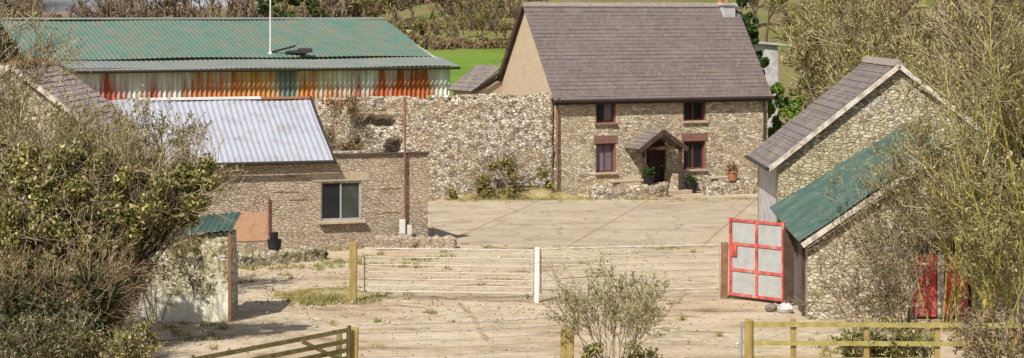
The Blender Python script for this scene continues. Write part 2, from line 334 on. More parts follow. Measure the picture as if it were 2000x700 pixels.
def dirt_mat():
    t = MT('yard_dirt', .95, .15)
    v = t.vec((.5, 1, 1))
    col = t.ramp(t.noise(.6, 9, t.vec((.55, 1, 1)), .7), [(.36, (.20, .14, .09)), (.43, (.39, .30, .20)), (.53, (.475, .385, .28)), (.64, (.54, .46, .35)), (.74, (.35, .275, .185))])
    grav = t.ramp(t.noise(.22, 6), [(.45, (0, 0, 0)), (.6, (1, 1, 1))])
    col = t.mix(t.math('MULTIPLY', grav, .6), col, t.ramp(t.noise(2.2, 8), [(.33, (.25, .20, .13)), (.5, (.46, .40, .29)), (.66, (.58, .52, .41))]))
    gr = t.ramp(t.noise(.9, 9, t.vec((.6, 1, 1)), .72), [(.56, (0, 0, 0)), (.68, (.8, .8, .8))])
    col = t.mix(gr, col, t.ramp(t.noise(6, 4), [(.3, (.22, .17, .07)), (.7, (.36, .31, .15))]))
    col = t.mix(.5, col, t.ramp(t.noise(9, 6, v), [(.3, (.55, .5, .45)), (.65, (1.2, 1.2, 1.2))]), 'MULTIPLY')
    t.color(col); t.bump(t.noise(8, 5), .5, .05); return t.m
def concrete_mat():
    t = MT('yard_concrete', .9, .2)
    b = t.nt.nodes.new('ShaderNodeTexBrick'); t.L(t.vec((1, 1, 1), (0, 0, R(12))), b.inputs['Vector'])
    b.inputs['Scale'].default_value = 1; b.inputs['Brick Width'].default_value = 4.4; b.inputs['Row Height'].default_value = 5.5; b.offset = 0
    b.inputs['Mortar Size'].default_value = .035; b.inputs['Mortar Smooth'].default_value = .3
    b.inputs['Color1'].default_value = (.46, .385, .285, 1); b.inputs['Color2'].default_value = (.41, .345, .26, 1); b.inputs['Mortar'].default_value = (.27, .19, .11, 1)
    col = t.mix(.6, b.outputs['Color'], t.ramp(t.noise(.8, 9, rough=.7), [(.3, (.72, .70, .66)), (.65, (1.15, 1.15, 1.15))]), 'MULTIPLY')
    col = t.mix(t.ramp(t.noise(.35, 8, rough=.7), [(.55, (0, 0, 0)), (.72, (.6, .6, .6))]), col, (.42, .34, .17))
    wv = t.nt.nodes.new('ShaderNodeVectorMath'); wv.operation = 'MULTIPLY_ADD'; wn_ = t.nt.nodes.new('ShaderNodeTexNoise'); wn_.inputs['Scale'].default_value = 1.3; wn_.inputs['Detail'].default_value = 6
    t.L(t.vec(), wn_.inputs['Vector']); t.L(wn_.outputs['Color'], wv.inputs[0]); wv.inputs[1].default_value = (1.2, 1.2, 0); t.L(t.vec(), wv.inputs[2])
    vc = t.nt.nodes.new('ShaderNodeTexVoronoi'); vc.feature = 'DISTANCE_TO_EDGE'; vc.inputs['Scale'].default_value = .3; t.L(wv.outputs[0], vc.inputs['Vector'])
    col = t.mix(t.ramp(vc.outputs['Distance'], [(0, (.75, .75, .75)), (.016, (0, 0, 0))]), col, (.20, .14, .08))
    st = t.ramp(t.noise(.5, 9, t.vec((.6, 1, 1), (0, 0, .4)), .75), [(.52, (0, 0, 0)), (.64, (.7, .7, .7))]); col = t.mix(st, col, (.25, .19, .125))
    col = t.mix(.45, col, t.ramp(t.noise(11, 6), [(.3, (.55, .53, .5)), (.65, (1.15, 1.15, 1.15))]), 'MULTIPLY')
    t.color(col); t.bump(t.noise(9, 5), .4, .03); return t.m
M['ground'] = ground_mat(); M['dirt'] = dirt_mat(); M['concrete'] = concrete_mat()
M['bank'] = noise_mat('bank_grass', [(.35, (.15, .115, .035)), (.5, (.27, .215, .075)), (.65, (.38, .31, .17))], 1.4, 8, bsc=12, fine=.7)
M['far_hill'] = noise_mat('far_hill_scrub', [(.3, (.16, .11, .09)), (.7, (.26, .19, .16))], .02, 8, bsc=.3, fine=.3)

# ------------------------------------------------------------------ terrain
def terrain_z(X, D):
    X = np.asarray(X, float); D = np.asarray(D, float)
    d = np.maximum(D - 165, 0); a = X / np.maximum(D, 1)
    f = .28 + .95 / (1 + np.exp(-(a + .075) * 55))
    z = f * (.035 * d + .00013 * d * d)
    z = z + (d > 0) * .5 * np.sin(X * .06 + D * .02) * np.minimum(d / 60, 1)
    return z
nx, ny = 120, 140
xs = np.linspace(-260, 260, nx); ys = np.concatenate([np.linspace(15, 160, 25), np.linspace(163, 520, ny - 25)])
XX, YY = np.meshgrid(xs, ys); ZZ = terrain_z(XX, YY)
V = np.stack([XX.ravel(), YY.ravel(), ZZ.ravel()], 1)
i = np.arange(nx * ny).reshape(ny, nx); F = np.stack([i[:-1, :-1].ravel(), i[:-1, 1:].ravel(), i[1:, 1:].ravel(), i[1:, :-1].ravel()], 1)
tag(np_mesh('ground', V, F, M['ground'], smooth=True), None, None, kind='structure')
# low country and far hill beyond
rng = np.random.default_rng(2)
xs = np.linspace(-1400, 1400, 90); ys = np.linspace(500, 2600, 30); XX, YY = np.meshgrid(xs, ys)
ZZ = -2 + 15.5 * np.exp(-((YY - 1750) / 420) ** 2) * (1 + .25 * np.sin(XX * .004 + 1) + .06 * np.sin(XX * .021)) - (YY > 1900) * 0
V = np.stack([XX.ravel(), YY.ravel(), ZZ.ravel()], 1); i = np.arange(90 * 30).reshape(30, 90)
F = np.stack([i[:-1, :-1].ravel(), i[:-1, 1:].ravel(), i[1:, 1:].ravel(), i[1:, :-1].ravel()], 1)
tag(np_mesh('hills', V, F, M['far_hill'], smooth=True), None, None, kind='structure')

def sheet(name, pts, z, m, thick=0):
    b = MB()
    if thick: b.prism([(p[0], p[1], z - thick) for p in pts], (0, 0, thick))
    else: b.poly([(p[0], p[1], z) for p in pts])
    return tag(b.build(name, m), None, None, kind='structure')
def wavy(poly, step=1.2, amp=.18, seed=1):
    rr = random.Random(seed); out = []
    for k in range(len(poly)):
        a = Vector(poly[k]); c = Vector(poly[(k + 1) % len(poly)]); n = max(1, int((c - a).length / step))
        for j in range(n): out.append(a.lerp(c, j / n) + Vector((rr.uniform(-amp, amp), rr.uniform(-amp, amp))))
    return out
sheet('farmyard', wavy([(-30, 30), (26, 30), (24, 60), (22, 99), (-16, 99), (-24, 70)]), .006, M['dirt'])
sheet('concrete_yard', wavy([(-2.6, 74), (1.2, 72.3), (8.6, 72.8), (11.6, 78), (11.4, 91), (-3.6, 90.3)], amp=.14, seed=4), .07, M['concrete'], .06)

M['mud'] = noise_mat('dark_mud', [(.35, (.20, .125, .07)), (.5, (.34, .24, .15)), (.65, (.47, .36, .25))], 1.5, 9, bsc=8, fine=.6)
def rut(pts, wd, seed):
    rr = random.Random(seed); P = [Vector(((x - 1000) * gd(y) / FP, gd(y))) for x, y in pts]; Lf, Rt = [], []
    for k in range(len(P) - 1):
        n = max(2, int((P[k + 1] - P[k]).length / .35)); d = (P[k + 1] - P[k]).normalized(); nn = Vector((-d.y, d.x))
        for j in range(n):
            q = P[k].lerp(P[k + 1], j / n); e = min(1, (k * n + j + .5) / 3); Lf.append(q + nn * wd * rr.uniform(.2, .8) * e); Rt.append(q - nn * wd * rr.uniform(.2, .8) * e)
    sheet('rut', Lf + [P[-1]] + Rt[::-1], .011 + seed * .001, M['mud'])
for k, (pts, wd) in enumerate([([(712, 584), (800, 580), (900, 583), (1040, 579)], .35), ([(893, 590), (925, 622), (950, 668)], .16), ([(705, 600), (770, 597), (835, 603)], .2), ([(1070, 547), (1130, 543), (1200, 538)], .25),
        ([(905, 549), (960, 545), (1040, 548)], .25), ([(860, 560), (930, 557), (1000, 560)], .2), ([(1270, 620), (1330, 617), (1370, 621)], .22), ([(1300, 650), (1370, 649), (1440, 651)], .12), ([(960, 482), (1000, 489), (1045, 486)], .3), ([(300, 668), (340, 664), (420, 655)], .25)]):
    rut(pts, wd, k)

# ------------------------------------------------------------------ building helpers (local frame: x along the front, y depth, z up)
def holed_wall(b, x0, x1, z0, z1, holes, y=0, t=.5, axis='x'):
    xs = sorted({x0, x1, *[h[0] for h in holes], *[h[1] for h in holes]}); zs = sorted({z0, z1, *[h[2] for h in holes], *[h[3] for h in holes]})
    solid = {}
    for i in range(len(xs) - 1):
        for j in range(len(zs) - 1):
            cx, cz = (xs[i] + xs[i + 1]) / 2, (zs[j] + zs[j + 1]) / 2
            solid[i, j] = not any(h[0] < cx < h[1] and h[2] < cz < h[3] for h in holes)
    P = (lambda x, d, z: (x, y + d, z)) if axis == 'x' else (lambda x, d, z: (y + d, x, z))
    for (i, j), s in solid.items():
        if not s: continue
        a, c, e, g = xs[i], xs[i + 1], zs[j], zs[j + 1]
        b.poly([P(a, 0, e), P(c, 0, e), P(c, 0, g), P(a, 0, g)]); b.poly([P(a, t, e), P(a, t, g), P(c, t, g), P(c, t, e)])
        for di, dj, q in ((-1, 0, [(a, e), (a, g)]), (1, 0, [(c, e), (c, g)]), (0, -1, [(a, e), (c, e)]), (0, 1, [(a, g), (c, g)])):
            if not solid.get((i + di, j + dj), False):
                (ax, az), (bx_, bz) = q; b.poly([P(ax, 0, az), P(bx_, 0, bz), P(bx_, t, bz), P(ax, t, az)])
def slate_slope(b, p0, p1, up, n, lip=.02, th=.05, seed=0):
    """courses of slates from the eave p0-p1 rising by vector up, each course lapping the one below"""
    rr = random.Random(seed); p0, p1, up = Vector(p0), Vector(p1), Vector(up); nrm = (p1 - p0).cross(up).normalized()
    if nrm.z < 0: nrm = -nrm
    m = 14
    for k in range(n):
        a, c = k / n, (k + 1) / n + .15 / n; lifts = [lip * (1 + rr.uniform(-.5, .7)) for _ in range(m + 1)]
        for j in range(m):
            q0, q1 = p0.lerp(p1, j / m), p0.lerp(p1, (j + 1) / m)
            A, B_ = q0 + up * a + nrm * (th + lifts[j]), q1 + up * a + nrm * (th + lifts[j + 1])
            Cc, Dd = q1 + up * min(c, 1) + nrm * th, q0 + up * min(c, 1) + nrm * th
            b.poly([A, B_, Cc, Dd]); b.poly([A, B_, q1 + up * a + nrm * (th - .02), q0 + up * a + nrm * (th - .02)])
    b.prism([p0, p1, p1 + up, p0 + up], nrm * (th - .012))
def corrugated(b, p0, p1, up, pitch, amp, rows=6, seed=0, sag=.02, seg=6, edge=0):
    rr = random.Random(seed); p0, p1, up = Vector(p0), Vector(p1), Vector(up); L = (p1 - p0).length; nrm = (p1 - p0).cross(up).normalized()
    n = int(L / pitch) * seg; base = len(b.v)
    for r in range(rows + 1):
        for i in range(n + 1):
            t = i / n; s = r / rows
            o = amp * math.sin(2 * math.pi * i / seg) + sag * math.sin(t * 9 + seed + s * 2.3) * math.sin(s * 4 + t * 5)
            e = edge * rr.random() * (1 if r in (0, rows) and True else 0) * .15
            b.v.append(tuple(p0.lerp(p1, t) + up * (s + (e if r == 0 else -e) / max(up.length, .1)) + nrm * o))
    for r in range(rows):
        for i in range(n):
            q = base + r * (n + 1) + i; b.f.append((q, q + 1, q + n + 2, q + n + 1))
def window(parent, x0, x1, z0, z1, y, fm, panes, sill=None, lintel=None, fw=.07, surround=None):
    """frame set back in the opening; panes: list of (fraction0, fraction1, zfrac0, zfrac1, glass)"""
    b = MB()
    for a in ((x0, x0 + fw), (x1 - fw, x1)): b.box(a[0], y, z0, a[1], y + .09, z1)
    for a in ((z0, z0 + fw), (z1 - fw, z1)): b.box(x0 + fw, y, a[0], x1 - fw, y + .09, a[1])
    us = sorted({p[0] for p in panes} - {0}); zsx = sorted({p[2] for p in panes} - {0})
    W, H = x1 - x0 - 2 * fw, z1 - z0 - 2 * fw
    for u in us: c = x0 + fw + u * W; b.box(c - fw * .4, y + .01, z0 + fw, c + fw * .4, y + .08, z1 - fw)
    for u in zsx: c = z0 + fw + u * H; b.box(x0 + fw, y + .013, c - fw * .35, x1 - fw, y + .077, c + fw * .35)
    w = b.build('window', fm, parent)
    for a, c, e, g, gm in panes:
        q = MB(); q.box(x0 + fw + a * W + .01, y + .045, z0 + fw + e * H + .01, x0 + fw + c * W - .01, y + .053, z0 + fw + g * H - .01); q.build('pane', gm, w)
    if sill: q = MB(); q.box(x0 - .1, y - .26, z0 - .1, x1 + .1, y + .02, z0 - .003); q.build('sill', sill, w, bevel=.01)
    return w

# ------------------------------------------------------------------ farmhouse
HX, HD, HR = 1.84, 93.3, R(25.1)
house = thing('farmhouse', 'two-storey stone farmhouse with a big slate roof and a small gabled porch', 'house', (HX, HD, 0), HR)
W_, DEP, EZ, RZ = 10.83, 6.0, 4.38, 8.30
def hu(x): return ((x - 1000) * HD - FP * HX) / (FP * math.cos(HR) - math.sin(HR) * (x - 1000))
def hz(y, u, v=0):
    D = HD + math.sin(HR) * u + math.cos(HR) * v; return CH - (y - YH) * D / FP
ups = [(hu(1163), hu(1203), 3.12, 4.22), (hu(1334), hu(1379), 3.12, 4.22)]
los = [(hu(1163), hu(1203), .95, 2.52), (hu(1334), hu(1379), .95, 2.52)]
door = (hu(1262), hu(1302), .18, 2.35)
b = MB(); holed_wall(b, 0, W_, 0, EZ, ups + los + [door], 0, .5); b.build('front_wall', M['stone_house'], house)
b = MB(); b.box(.5, DEP - .5, 0, W_ - .5, DEP, EZ); b.build('rear_wall', M['render'], house)
b = MB(); b.prism([(0, .003, EZ), (0, .5, 0), (0, DEP, 0), (0, DEP, EZ), (0, DEP / 2, RZ)], (.5, 0, 0))
b2 = MB(); b2.prism([(0, .5, 0), (0, DEP, 0), (0, DEP, EZ), (0, DEP / 2, RZ), (0, .01, EZ + .01), (0, .5, EZ - .02)], (.499, 0, 0)); b2.build('gable_wall', M['render'], house)
b = MB(); b.prism([(W_, .5, 0), (W_, DEP, 0), (W_, DEP, EZ), (W_, DEP / 2, RZ), (W_, .01, EZ + .01), (W_, .5, EZ - .02)], (-.499, 0, 0)); b.build('gable_wall', M['stone_house'], house)
b = MB(); b.box(.5, .7, 0, W_ - .5, .8, EZ); 
b = MB(); b.box(.5, .5, 2.62, W_ - .5, DEP - .5, 2.75); b.build('upper_floor', M['timber_dark'], house)
dz, dy = RZ - EZ, DEP / 2
ov = .22; k_ = dz / dy
b = MB(); slate_slope(b, (-.12, -ov, EZ - ov * k_), (W_ + .12, -ov, EZ - ov * k_), (0, dy + ov, dz + ov * k_), 26, .014, seed=1)
roof = b.build('roof', M['slate_house'], house)
b = MB(); slate_slope(b, (W_ + .12, DEP + ov, EZ - ov * k_), (-.12, DEP + ov, EZ - ov * k_), (0, -dy - ov, dz + ov * k_), 26, .014, seed=2); b.build('roof', M['slate_house'], house)
b = MB()
for j in range(24):
    x = -.12 + (W_ + .24) * j / 24; b.prism([(x, dy - .17, RZ - .06), (x, dy, RZ + .13), (x, dy + .17, RZ - .06)], ((W_ + .24) / 24 - .012, 0, .0))
b.build('ridge_tiles', M['ridge'], roof)
b = MB(); b.tube((-.15, -ov - .06, EZ - ov * k_ + .02), (W_ + .15, -ov - .06, EZ - ov * k_ + .02), .075, n=8); b.box(-.1, -ov + .01, EZ - ov * k_ - .14, W_ + .1, -ov + .04, EZ - ov * k_ - .01)
b.build('gutter', M['gutter'], house)
b = MB()   # stepped dark verge at the back of the left gable
for j in range(9):
    t0, t1 = j / 9, (j + 1) / 9
    y0, y1 = DEP + .1 - (dy + .1) * t0, DEP + .1 - (dy + .1) * t1; z0, z1 = EZ - .2 + (dz + .2) * t0, EZ - .2 + (dz + .2) * t1
    b.prism([(-.2, y0 + .14, z0 - .16), (-.2, y0 - .12, z0 - .16), (-.2, y1 - .12, z1 - .1), (-.2, y1 + .14, z1 - .1)], (.2, 0, 0))
b.build('verge_board', M['timber_dark'], house)
b = MB(); b.tube((.1, -.1, 0), (.1, -.1, EZ - .25), .05); b.tube((.1, -.1, EZ - .25), (.1, -ov - .05, EZ - .12), .05); b.build('drainpipe', M['rust_pipe'], house)
b = MB(); b.tube((W_ - .25, -.1, 0), (W_ - .25, -.1, EZ - .25), .045); b.build('drainpipe', M['gutter'], house)
# chimneys
b = MB(); b.box(W_ - .85, dy - .5, RZ - 1.0, W_ - .22, dy + .5, RZ + .12); b.box(W_ - .92, dy - .57, RZ + .0, W_ - .15, dy + .57, RZ + .09); ch = b.build('chimney', M['chimney'], house)
for q in (-.3, .3): b = MB(); b.lathe([(.14, 0), (.12, .1), (.11, .4), (.13, .42)], (W_ - .54, dy + q, RZ + .12)); b.build('chimney_pot', M['terracotta'], ch)
# windows
G, GG = M['glass'], M['glass_grey']
for k, (a, c, z0, z1) in enumerate(ups + los):
    if k < 2:
        pn = [(0, .5, 0, 1, G), (.5, 1, 0, 1, GG if k == 0 else G)]
    else:
        pn = [(0, .5, 0, 1, GG if k == 2 else G), (.5, 1, 0, 1, GG if k == 2 else G)]
    wd = window(house, a + .05, c - .05, z0, z1 - (.18 if k < 2 else .3), .16, M['frame_brown'], pn, M['reveal'] if k != 0 else M['brick'], fw=.075)
    q = MB(); q.box(a - .08, -.02, z1 - (.18 if k < 2 else .3) + .004, c + .08, .34, z1 + (0 if k < 2 else .05)); q.build('lintel', M['brick'] if k > 1 else M['frame_brown'], wd)
    for e in (a + .003, c - .05): q = MB(); q.box(e, .002, z0, e + .047, .45, z1 - .32); q.build('brick_surround', M['brick'], wd)
    q = MB(); q.box(a, .75, z0, a + (c - a) * .32, .78, z1); q.build('curtain', M['pvc'] if k in (1, 3) else M['timber_dark'], wd)
# door and step
b = MB(); b.box(door[0] + .1, .2, .18, door[1] - .1, .26, 2.2)
for j in range(3): b.box(door[0] + .2, .17, .3 + j * .62, door[1] - .2, .2, .8 + j * .62)
dr = b.build('door', M['door_dark'], house, bevel=.01)
b = MB(); b.box(door[0], .12, .18, door[0] + .1, .28, 2.35); b.box(door[1] - .1, .12, .18, door[1], .28, 2.35); b.box(door[0] + .1, .12, 2.2, door[1] - .1, .28, 2.35); b.build('frame', M['timber_dark'], dr)
b = MB(); b.tube((door[1] - .2, .16, 1.15), (door[1] - .2, .1, 1.15), .03); b.build('handle', M['galv'], dr)
b = MB(); b.box(door[0] - .5, -1.45, 0, door[1] + .5, -.003, .17); b.build('doorstep', M['reveal'], house, bevel=.02)
# porch
pc = (door[0] + door[1]) / 2 - .42; pw = 1.18; pe, pa, py = 1.98, 2.78, -1.3
b = MB(); slate_slope(b, (pc - pw, py - .1, pe), (pc - pw, -.01, pe), (pw, 0, pa - pe), 6, .02, .04, 5); slate_slope(b, (pc + pw, -.01, pe), (pc + pw, py - .1, pe), (-pw, 0, pa - pe), 6, .02, .04, 6)
po = b.build('porch', M['slate_barn'], house)
b = MB()
for s in (-1, 1):
    b.beam((pc + s * (pw + .02), py - .13, pe - .04), (pc, py - .13, pa - .02), .06, .2)
b.build('bargeboard', M['timber_dark'], po)
for s in (-1, 1):
    b = MB(); b.box(pc + s * .92 - .07, py - .02, .17, pc + s * .92 + .07, py + .12, pe + .14); b.build('post', M['timber_dark'], po)
    b = MB(); b.box(pc + s * .92 - .1, -1.2, .17, pc + s * .92 + .1, -.01, .85); b.build('side_wall', M['stone_house'], po)
b = MB(); b.beam((pc - .92, py + .05, pe + .05), (pc + .92, py + .05, pe + .05), .1, .14); b.build('cross_beam', M['timber_dark'], po)
# back lean-to at the left rear
b = MB(); b.prism([(-1.3, DEP - .6, 0), (-.003, DEP - .6, 0), (-.003, DEP - .6, 4.95), (-1.3, DEP - .6, 4.35)], (0, 2.6, 0)); ln = b.build('rear_outshut', M['render'], house)
b = MB(); slate_slope(b, (-1.55, DEP - .75, 4.35), (-1.55, DEP + 2.1, 4.35), (1.55, 0, 1.15), 7, .015, seed=8); b.build('roof', M['slate_barn'], ln)
b = MB(); b.beam((-1.6, DEP - .8, 4.36), (-.22, DEP - .8, 5.2), .05, .12); b.build('gutter', M['gutter'], ln)

# ------------------------------------------------------------------ ruined stone wall running from the farmhouse
def rough_wall(name, a, c, h0, h1, thick, m, seed, notch=(), recess=(), step=.22, lump=.06, label=None, cat='wall'):
    """irregular rubble wall between ground points a and c; notch lowers the top, recess cuts blind holes"""
    rr = np.random.default_rng(seed); a, c = Vector(a), Vector(c); L = (c - a).length
    n = int(L / step); rows = max(4, int(max(h0, h1) / step))
    rz = math.atan2(c.y - a.y, c.x - a.x)
    u = np.linspace(0, L, n + 1); top = h0 + (h1 - h0) * u / L + .07 * np.sin(u * 1.7 + seed) + rr.normal(0, .05, n + 1)
    for (u0, u1, dh) in notch: top -= dh * ((u > u0) & (u < u1))
    U, S = np.meshgrid(u, np.linspace(0, 1, rows + 1)); Z = S * top[None, :]
    off = rr.normal(0, lump, U.shape) * .5
    for (u0, u1, z0, z1, d) in recess: off = np.where((U > u0) & (U < u1) & (Z > z0) & (Z < z1), d, off)
    front = np.stack([U, off, Z], -1).reshape(-1, 3); back = np.stack([U, thick + rr.normal(0, lump, U.shape) * .5, Z], -1).reshape(-1, 3)
    V = np.concatenate([front, back]); k = (n + 1) * (rows + 1); i = np.arange(k).reshape(rows + 1, n + 1)
    q = lambda A, B_, C_, D_: np.stack([A.ravel(), B_.ravel(), C_.ravel(), D_.ravel()], 1)
    F = [q(i[:-1, :-1], i[:-1, 1:], i[1:, 1:], i[1:, :-1]), q(i[:-1, :-1], i[1:, :-1], i[1:, 1:], i[:-1, 1:]) + k,
         q(i[-1, :-1], i[-1, 1:], i[-1, 1:] + k, i[-1, :-1] + k), q(i[:-1, 0], i[1:, 0], i[1:, 0] + k, i[:-1, 0] + k), q(i[:-1, -1], i[:-1, -1] + k, i[1:, -1] + k, i[1:, -1])]
    o = np_mesh(name, V, np.concatenate(F), m); o.location = (a.x, a.y, 0); o.rotation_euler = (0, 0, rz)
    if label: tag(o, label, cat)
    return o
RA, RC = (-8.1, 90.0), (1.78, 93.25)
rl = math.hypot(RC[0] - RA[0], RC[1] - RA[1])
ru = lambda x: (x - 632) / (1083 - 632) * rl
rw = rough_wall('ruined_wall', (*RA, 0), (*RC, 0), 4.25, 4.36, .85, M['stone_ruin'], 3, notch=[(ru(640), ru(700), .15), (ru(905), ru(935), .12)],
           recess=[(ru(708), ru(775), 3.2, 3.52, .75), (ru(757), ru(785), 1.95, 2.5, .75)], step=.16,
           label='tall ruined rubble stone wall joined to the left corner of the farmhouse')
b = MB()     # loose coping stones along its top
rr = random.Random(5)
for j in range(60):
    u = rr.uniform(.1, rl - .1); s = rr.uniform(.1, .2); z = 4.2 + .11 * u / rl + .03
    b.prism([(u, .05, z), (u + s * 1.5, .05 + rr.uniform(-.05, .1), z), (u + s * 1.4, .4, z), (u - .05, .42, z)], (rr.uniform(-.03, .03), 0, s * .8))
b.build('coping_stones', M['stone_ruin'], rw, bevel=.03)

# ------------------------------------------------------------------ green roofed barn behind
BL = 115.0; bx1 = (878 - 1000) * BL / FP
barn = thing('corrugated_barn', 'long barn with green tin roof and rust-streaked white sheet walls', 'barn', (-3.34, BL, 0), R(24.9))
b = MB(); corrugated(b, (-21.4, 0, 0), (0, 0, 0), (0, 0, 5.15), .26, .05, rows=3, seed=1); b.build('wall', M['rust_wall'], barn, smooth=False)
b = MB(); corrugated(b, (0, 0, 0), (0, 16, 0), (0, 0, 5.15), .26, .04, rows=2, seed=2); b.prism([(0, 0, 5.1), (0, 16, 5.1), (0, 9.5, 7.45)], (-.05, 0, 0)); b.build('wall', M['galv'], barn)
b = MB(); corrugated(b, (-21.4, 16, 0), (-21.4, 0, 0), (0, 0, 5.15), .26, .04, rows=2, seed=2); b.build('wall', M['galv'], barn)
b = MB(); corrugated(b, (-21.4, 0.6, 0), (0, .6, 0), (0, 0, 0.1), .5, .02, rows=1)
b = MB(); b.box(-21.3, .2, 5.0, -.1, .3, 5.2); b.build('frame', M['timber_dark'], barn)
b = MB(); corrugated(b, (-22.0, -.45, 5.12), (.45, -.45, 5.12), (0, 3.0, .46), .26, .018, rows=4, seed=3, sag=.06); b.build('roof_lower', M['tin_green_low'], barn)
b = MB(); corrugated(b, (-22.0, 2.3, 5.62), (.0, 2.3, 5.62), (0, 7.3, 2.0), .26, .016, rows=6, seed=4, sag=.06); rf2 = b.build('roof', M['tin_green'], barn)
b = MB(); corrugated(b, (0, 15.8, 5.2), (-22, 15.8, 5.2), (0, -6.2, 2.42), .26, .016, rows=4, seed=6, sag=.05); b.build('roof', M['tin_green'], barn)
b = MB(); b.prism([(-22, 9.4, 7.62), (-22, 9.6, 7.72), (-22, 9.8, 7.62)], (22, 0, 0)); b.build('ridge_cap', M['tin_green_low'], barn)
b = MB(); b.tube((-22, -.5, 5.04), (.4, -.5, 5.04), .075, n=8); b.build('gutter', M['gutter'], barn)
# thin pole and the loose dark sheet on its roof
bc, bs = math.cos(R(24.9)), math.sin(R(24.9)); p = Vector((-3.34 - 9.04 * bc - 3.0 * bs, BL - 9.04 * bs + 3.0 * bc, 5.83))
b = MB(); b.tube((0, 0, -.05), (0, 0, 3.4), .045, .035, 8); b.tube((0, 0, -.05), (0, 0, .08), .12, .1, 8)
o = b.build('roof_pole', M['pvc']); o.location = p; tag(o, 'thin white pole standing upright on the green barn roof', 'pole')
b = MB(); b.prism([(0, 0, 0), (1.0, .1, .0), (1.1, .7, .12), (.1, .6, .1)], (0, 0, .04)); b.beam((-.7, .1, .06), (.55, .1, .38), .1, .1)
o = b.build('loose_roof_sheet', M['black']); o.location = p + Vector((.75, .1, .0)); tag(o, 'crumpled dark sheet lying at the foot of the pole on the green roof', 'roof sheet')
b = MB(); b.prism([(0, 0, 0), (.85, .1, .02), (.75, .45, .1), (.1, .4, .1)], (0, 0, .16))
o = b.build('roof_hatch', M['gutter']); o.location = p + Vector((1.4, -.2, .02)); tag(o, 'flat dark box on the green roof right of the pole', 'roof hatch')

# ------------------------------------------------------------------ long low shed with tin roof
SA, SB = Vector((-12.3, 70.0)), Vector((-2.87, 73.3)); SL = (SB - SA).length; SR = math.atan2(SB.y - SA.y, SB.x - SA.x)
shed = thing('long_shed', 'long low stone shed with a pale tin roof over its left half', 'shed', (SA.x, SA.y, 0), SR)
cs, sn = math.cos(SR), math.sin(SR)
def su(x): return ((x - 1000) * SA.y - FP * SA.x) / (FP * cs - sn * (x - 1000))
def sz(y, u): return CH - (y - YH) * (SA.y + sn * u) / FP
wx0, wx1 = su(627), su(706); wz0, wz1 = sz(432, wx0), sz(355, wx0)
SE = 3.10
b = MB(); holed_wall(b, 0, SL, 0, SE, [(wx0, wx1, wz0, wz1)], 0, .45); b.build('front_wall', M['stone_shed'], shed)
re = su(645)
b = MB(); b.box(SL - .45, .453, 0, SL, 5.6, 2.75); b.box(0, .453, 0, .45, 6, SE); b.box(.453, 5.6, 0, SL - .46, 6.0, 2.9); b.box(re - .5, .453, 0, re - .1, 5.59, 3.0)
b.prism([(re - .5, .453, 3.003), (re - .5, 5.59, 3.003), (re - .5, 3.05, 4.75)], (.4, 0, 0)); b.build('side_walls', M['stone_ruin'], shed)
b = MB(); corrugated(b, (-.4, -.25, 2.98), (re + .05, -.25, 2.98), (0, 3.3, 1.98), .2, .016, rows=8, seed=1, sag=.045); rf = b.build('roof', M['tin_white'], shed)
b = MB(); corrugated(b, (re + .05, 6.25, 2.98), (-.4, 6.25, 2.98), (0, -3.2, 1.96), .2, .028, rows=4, seed=2, sag=.03); b.build('roof', M['tin_white'], shed)
b = MB(); b.box(su(235) + 1.0, 2.92, 4.95, su(548), 3.3, 5.03); b.build('ridge_flashing', M['pvc'], rf)
b = MB(); b.box(su(549), 2.95, 4.94, re + .05, 3.25, 5.01); b.build('ridge_flashing', M['terracotta'], rf)
b = MB(); b.beam((re + .07, -.3, 2.97), (re + .07, 3.05, 4.98), .06, .13); b.build('verge_board', M['gutter'], rf)
b = MB(); b.tube((-.4, -.32, 2.95), (re + .12, -.32, 2.95), .06); b.build('gutter', M['gutter'], shed)
b = MB(); b.box(re + .13, -.06, SE + .004, SL + .05, .5, SE + .07); b.build('wall_capping', M['timber_dark'], shed)
wn = window(shed, wx0, wx1, wz0, wz1, .06, M['frame_grey'], [(0, .5, 0, 1, M['glass']), (.5, 1, 0, 1, M['glass_green'])], M['reveal'], fw=.065)
b = MB(); b.box(wx0 - .3, -.015, wz1 + .004, wx1 + .28, .2, wz1 + .3); b.build('lintel', M['reveal'], wn)
b = MB(); b.box(su(455), -.02, sz(472, su(455)), su(523), .01, sz(415, su(455))); b.build('brick_infill', noise_mat('orange_brick', [(.3, (.46, .23, .14)), (.5, (.54, .32, .20)), (.7, (.48, .35, .25))], 3, 8, fine=.6), shed)
b = MB(); b.tube((su(524), -.07, .55), (su(524), -.07, sz(385, su(524))), .035); b.build('downpipe', M['rust_pipe'], shed)
b = MB(); b.tube((su(789), -.12, 0), (su(789), -.12, 5.0), .04); b.build('vent_pipe', M['rust_pipe'], shed)
for (x0, x1, y) in ((535, 582, 375), (565, 600, 390), (745, 782, 415), (745, 780, 368), (555, 578, 345), (495, 522, 415)):
    b = MB(); b.box(su(x0), -.012, sz(y, su(x0)) - .035, su(x1), .01, sz(y, su(x0))); b.build('wall_timber', M['wood_brown'], shed)
b = MB(); b.box(su(776), -.35, 0, su(786), -.25, .95); b.box(su(791), -.3, .1, su(799), -.2, .75)
o = b.build('white_board', M['pvc'], None); o.location = (SA.x, SA.y, 0); o.rotation_euler = (0, 0, SR); tag(o, 'narrow white board standing at the right end of the long shed', 'board')
# things on the ground by the shed
pt = at(536, 70.3, h=0)
b = MB(); b.lathe([(.18, 0), (.22, .3), (.24, .5), (.25, .52), (.2, .5)], (0, 0, 0)); b.lathe([(.13, .52), (.15, .75), (.12, .76)], (-.02, 0, 0))
o = b.build('water_tub', M['black']); o.location = pt; tag(o, 'small dark tub under the downpipe of the long shed', 'tub')

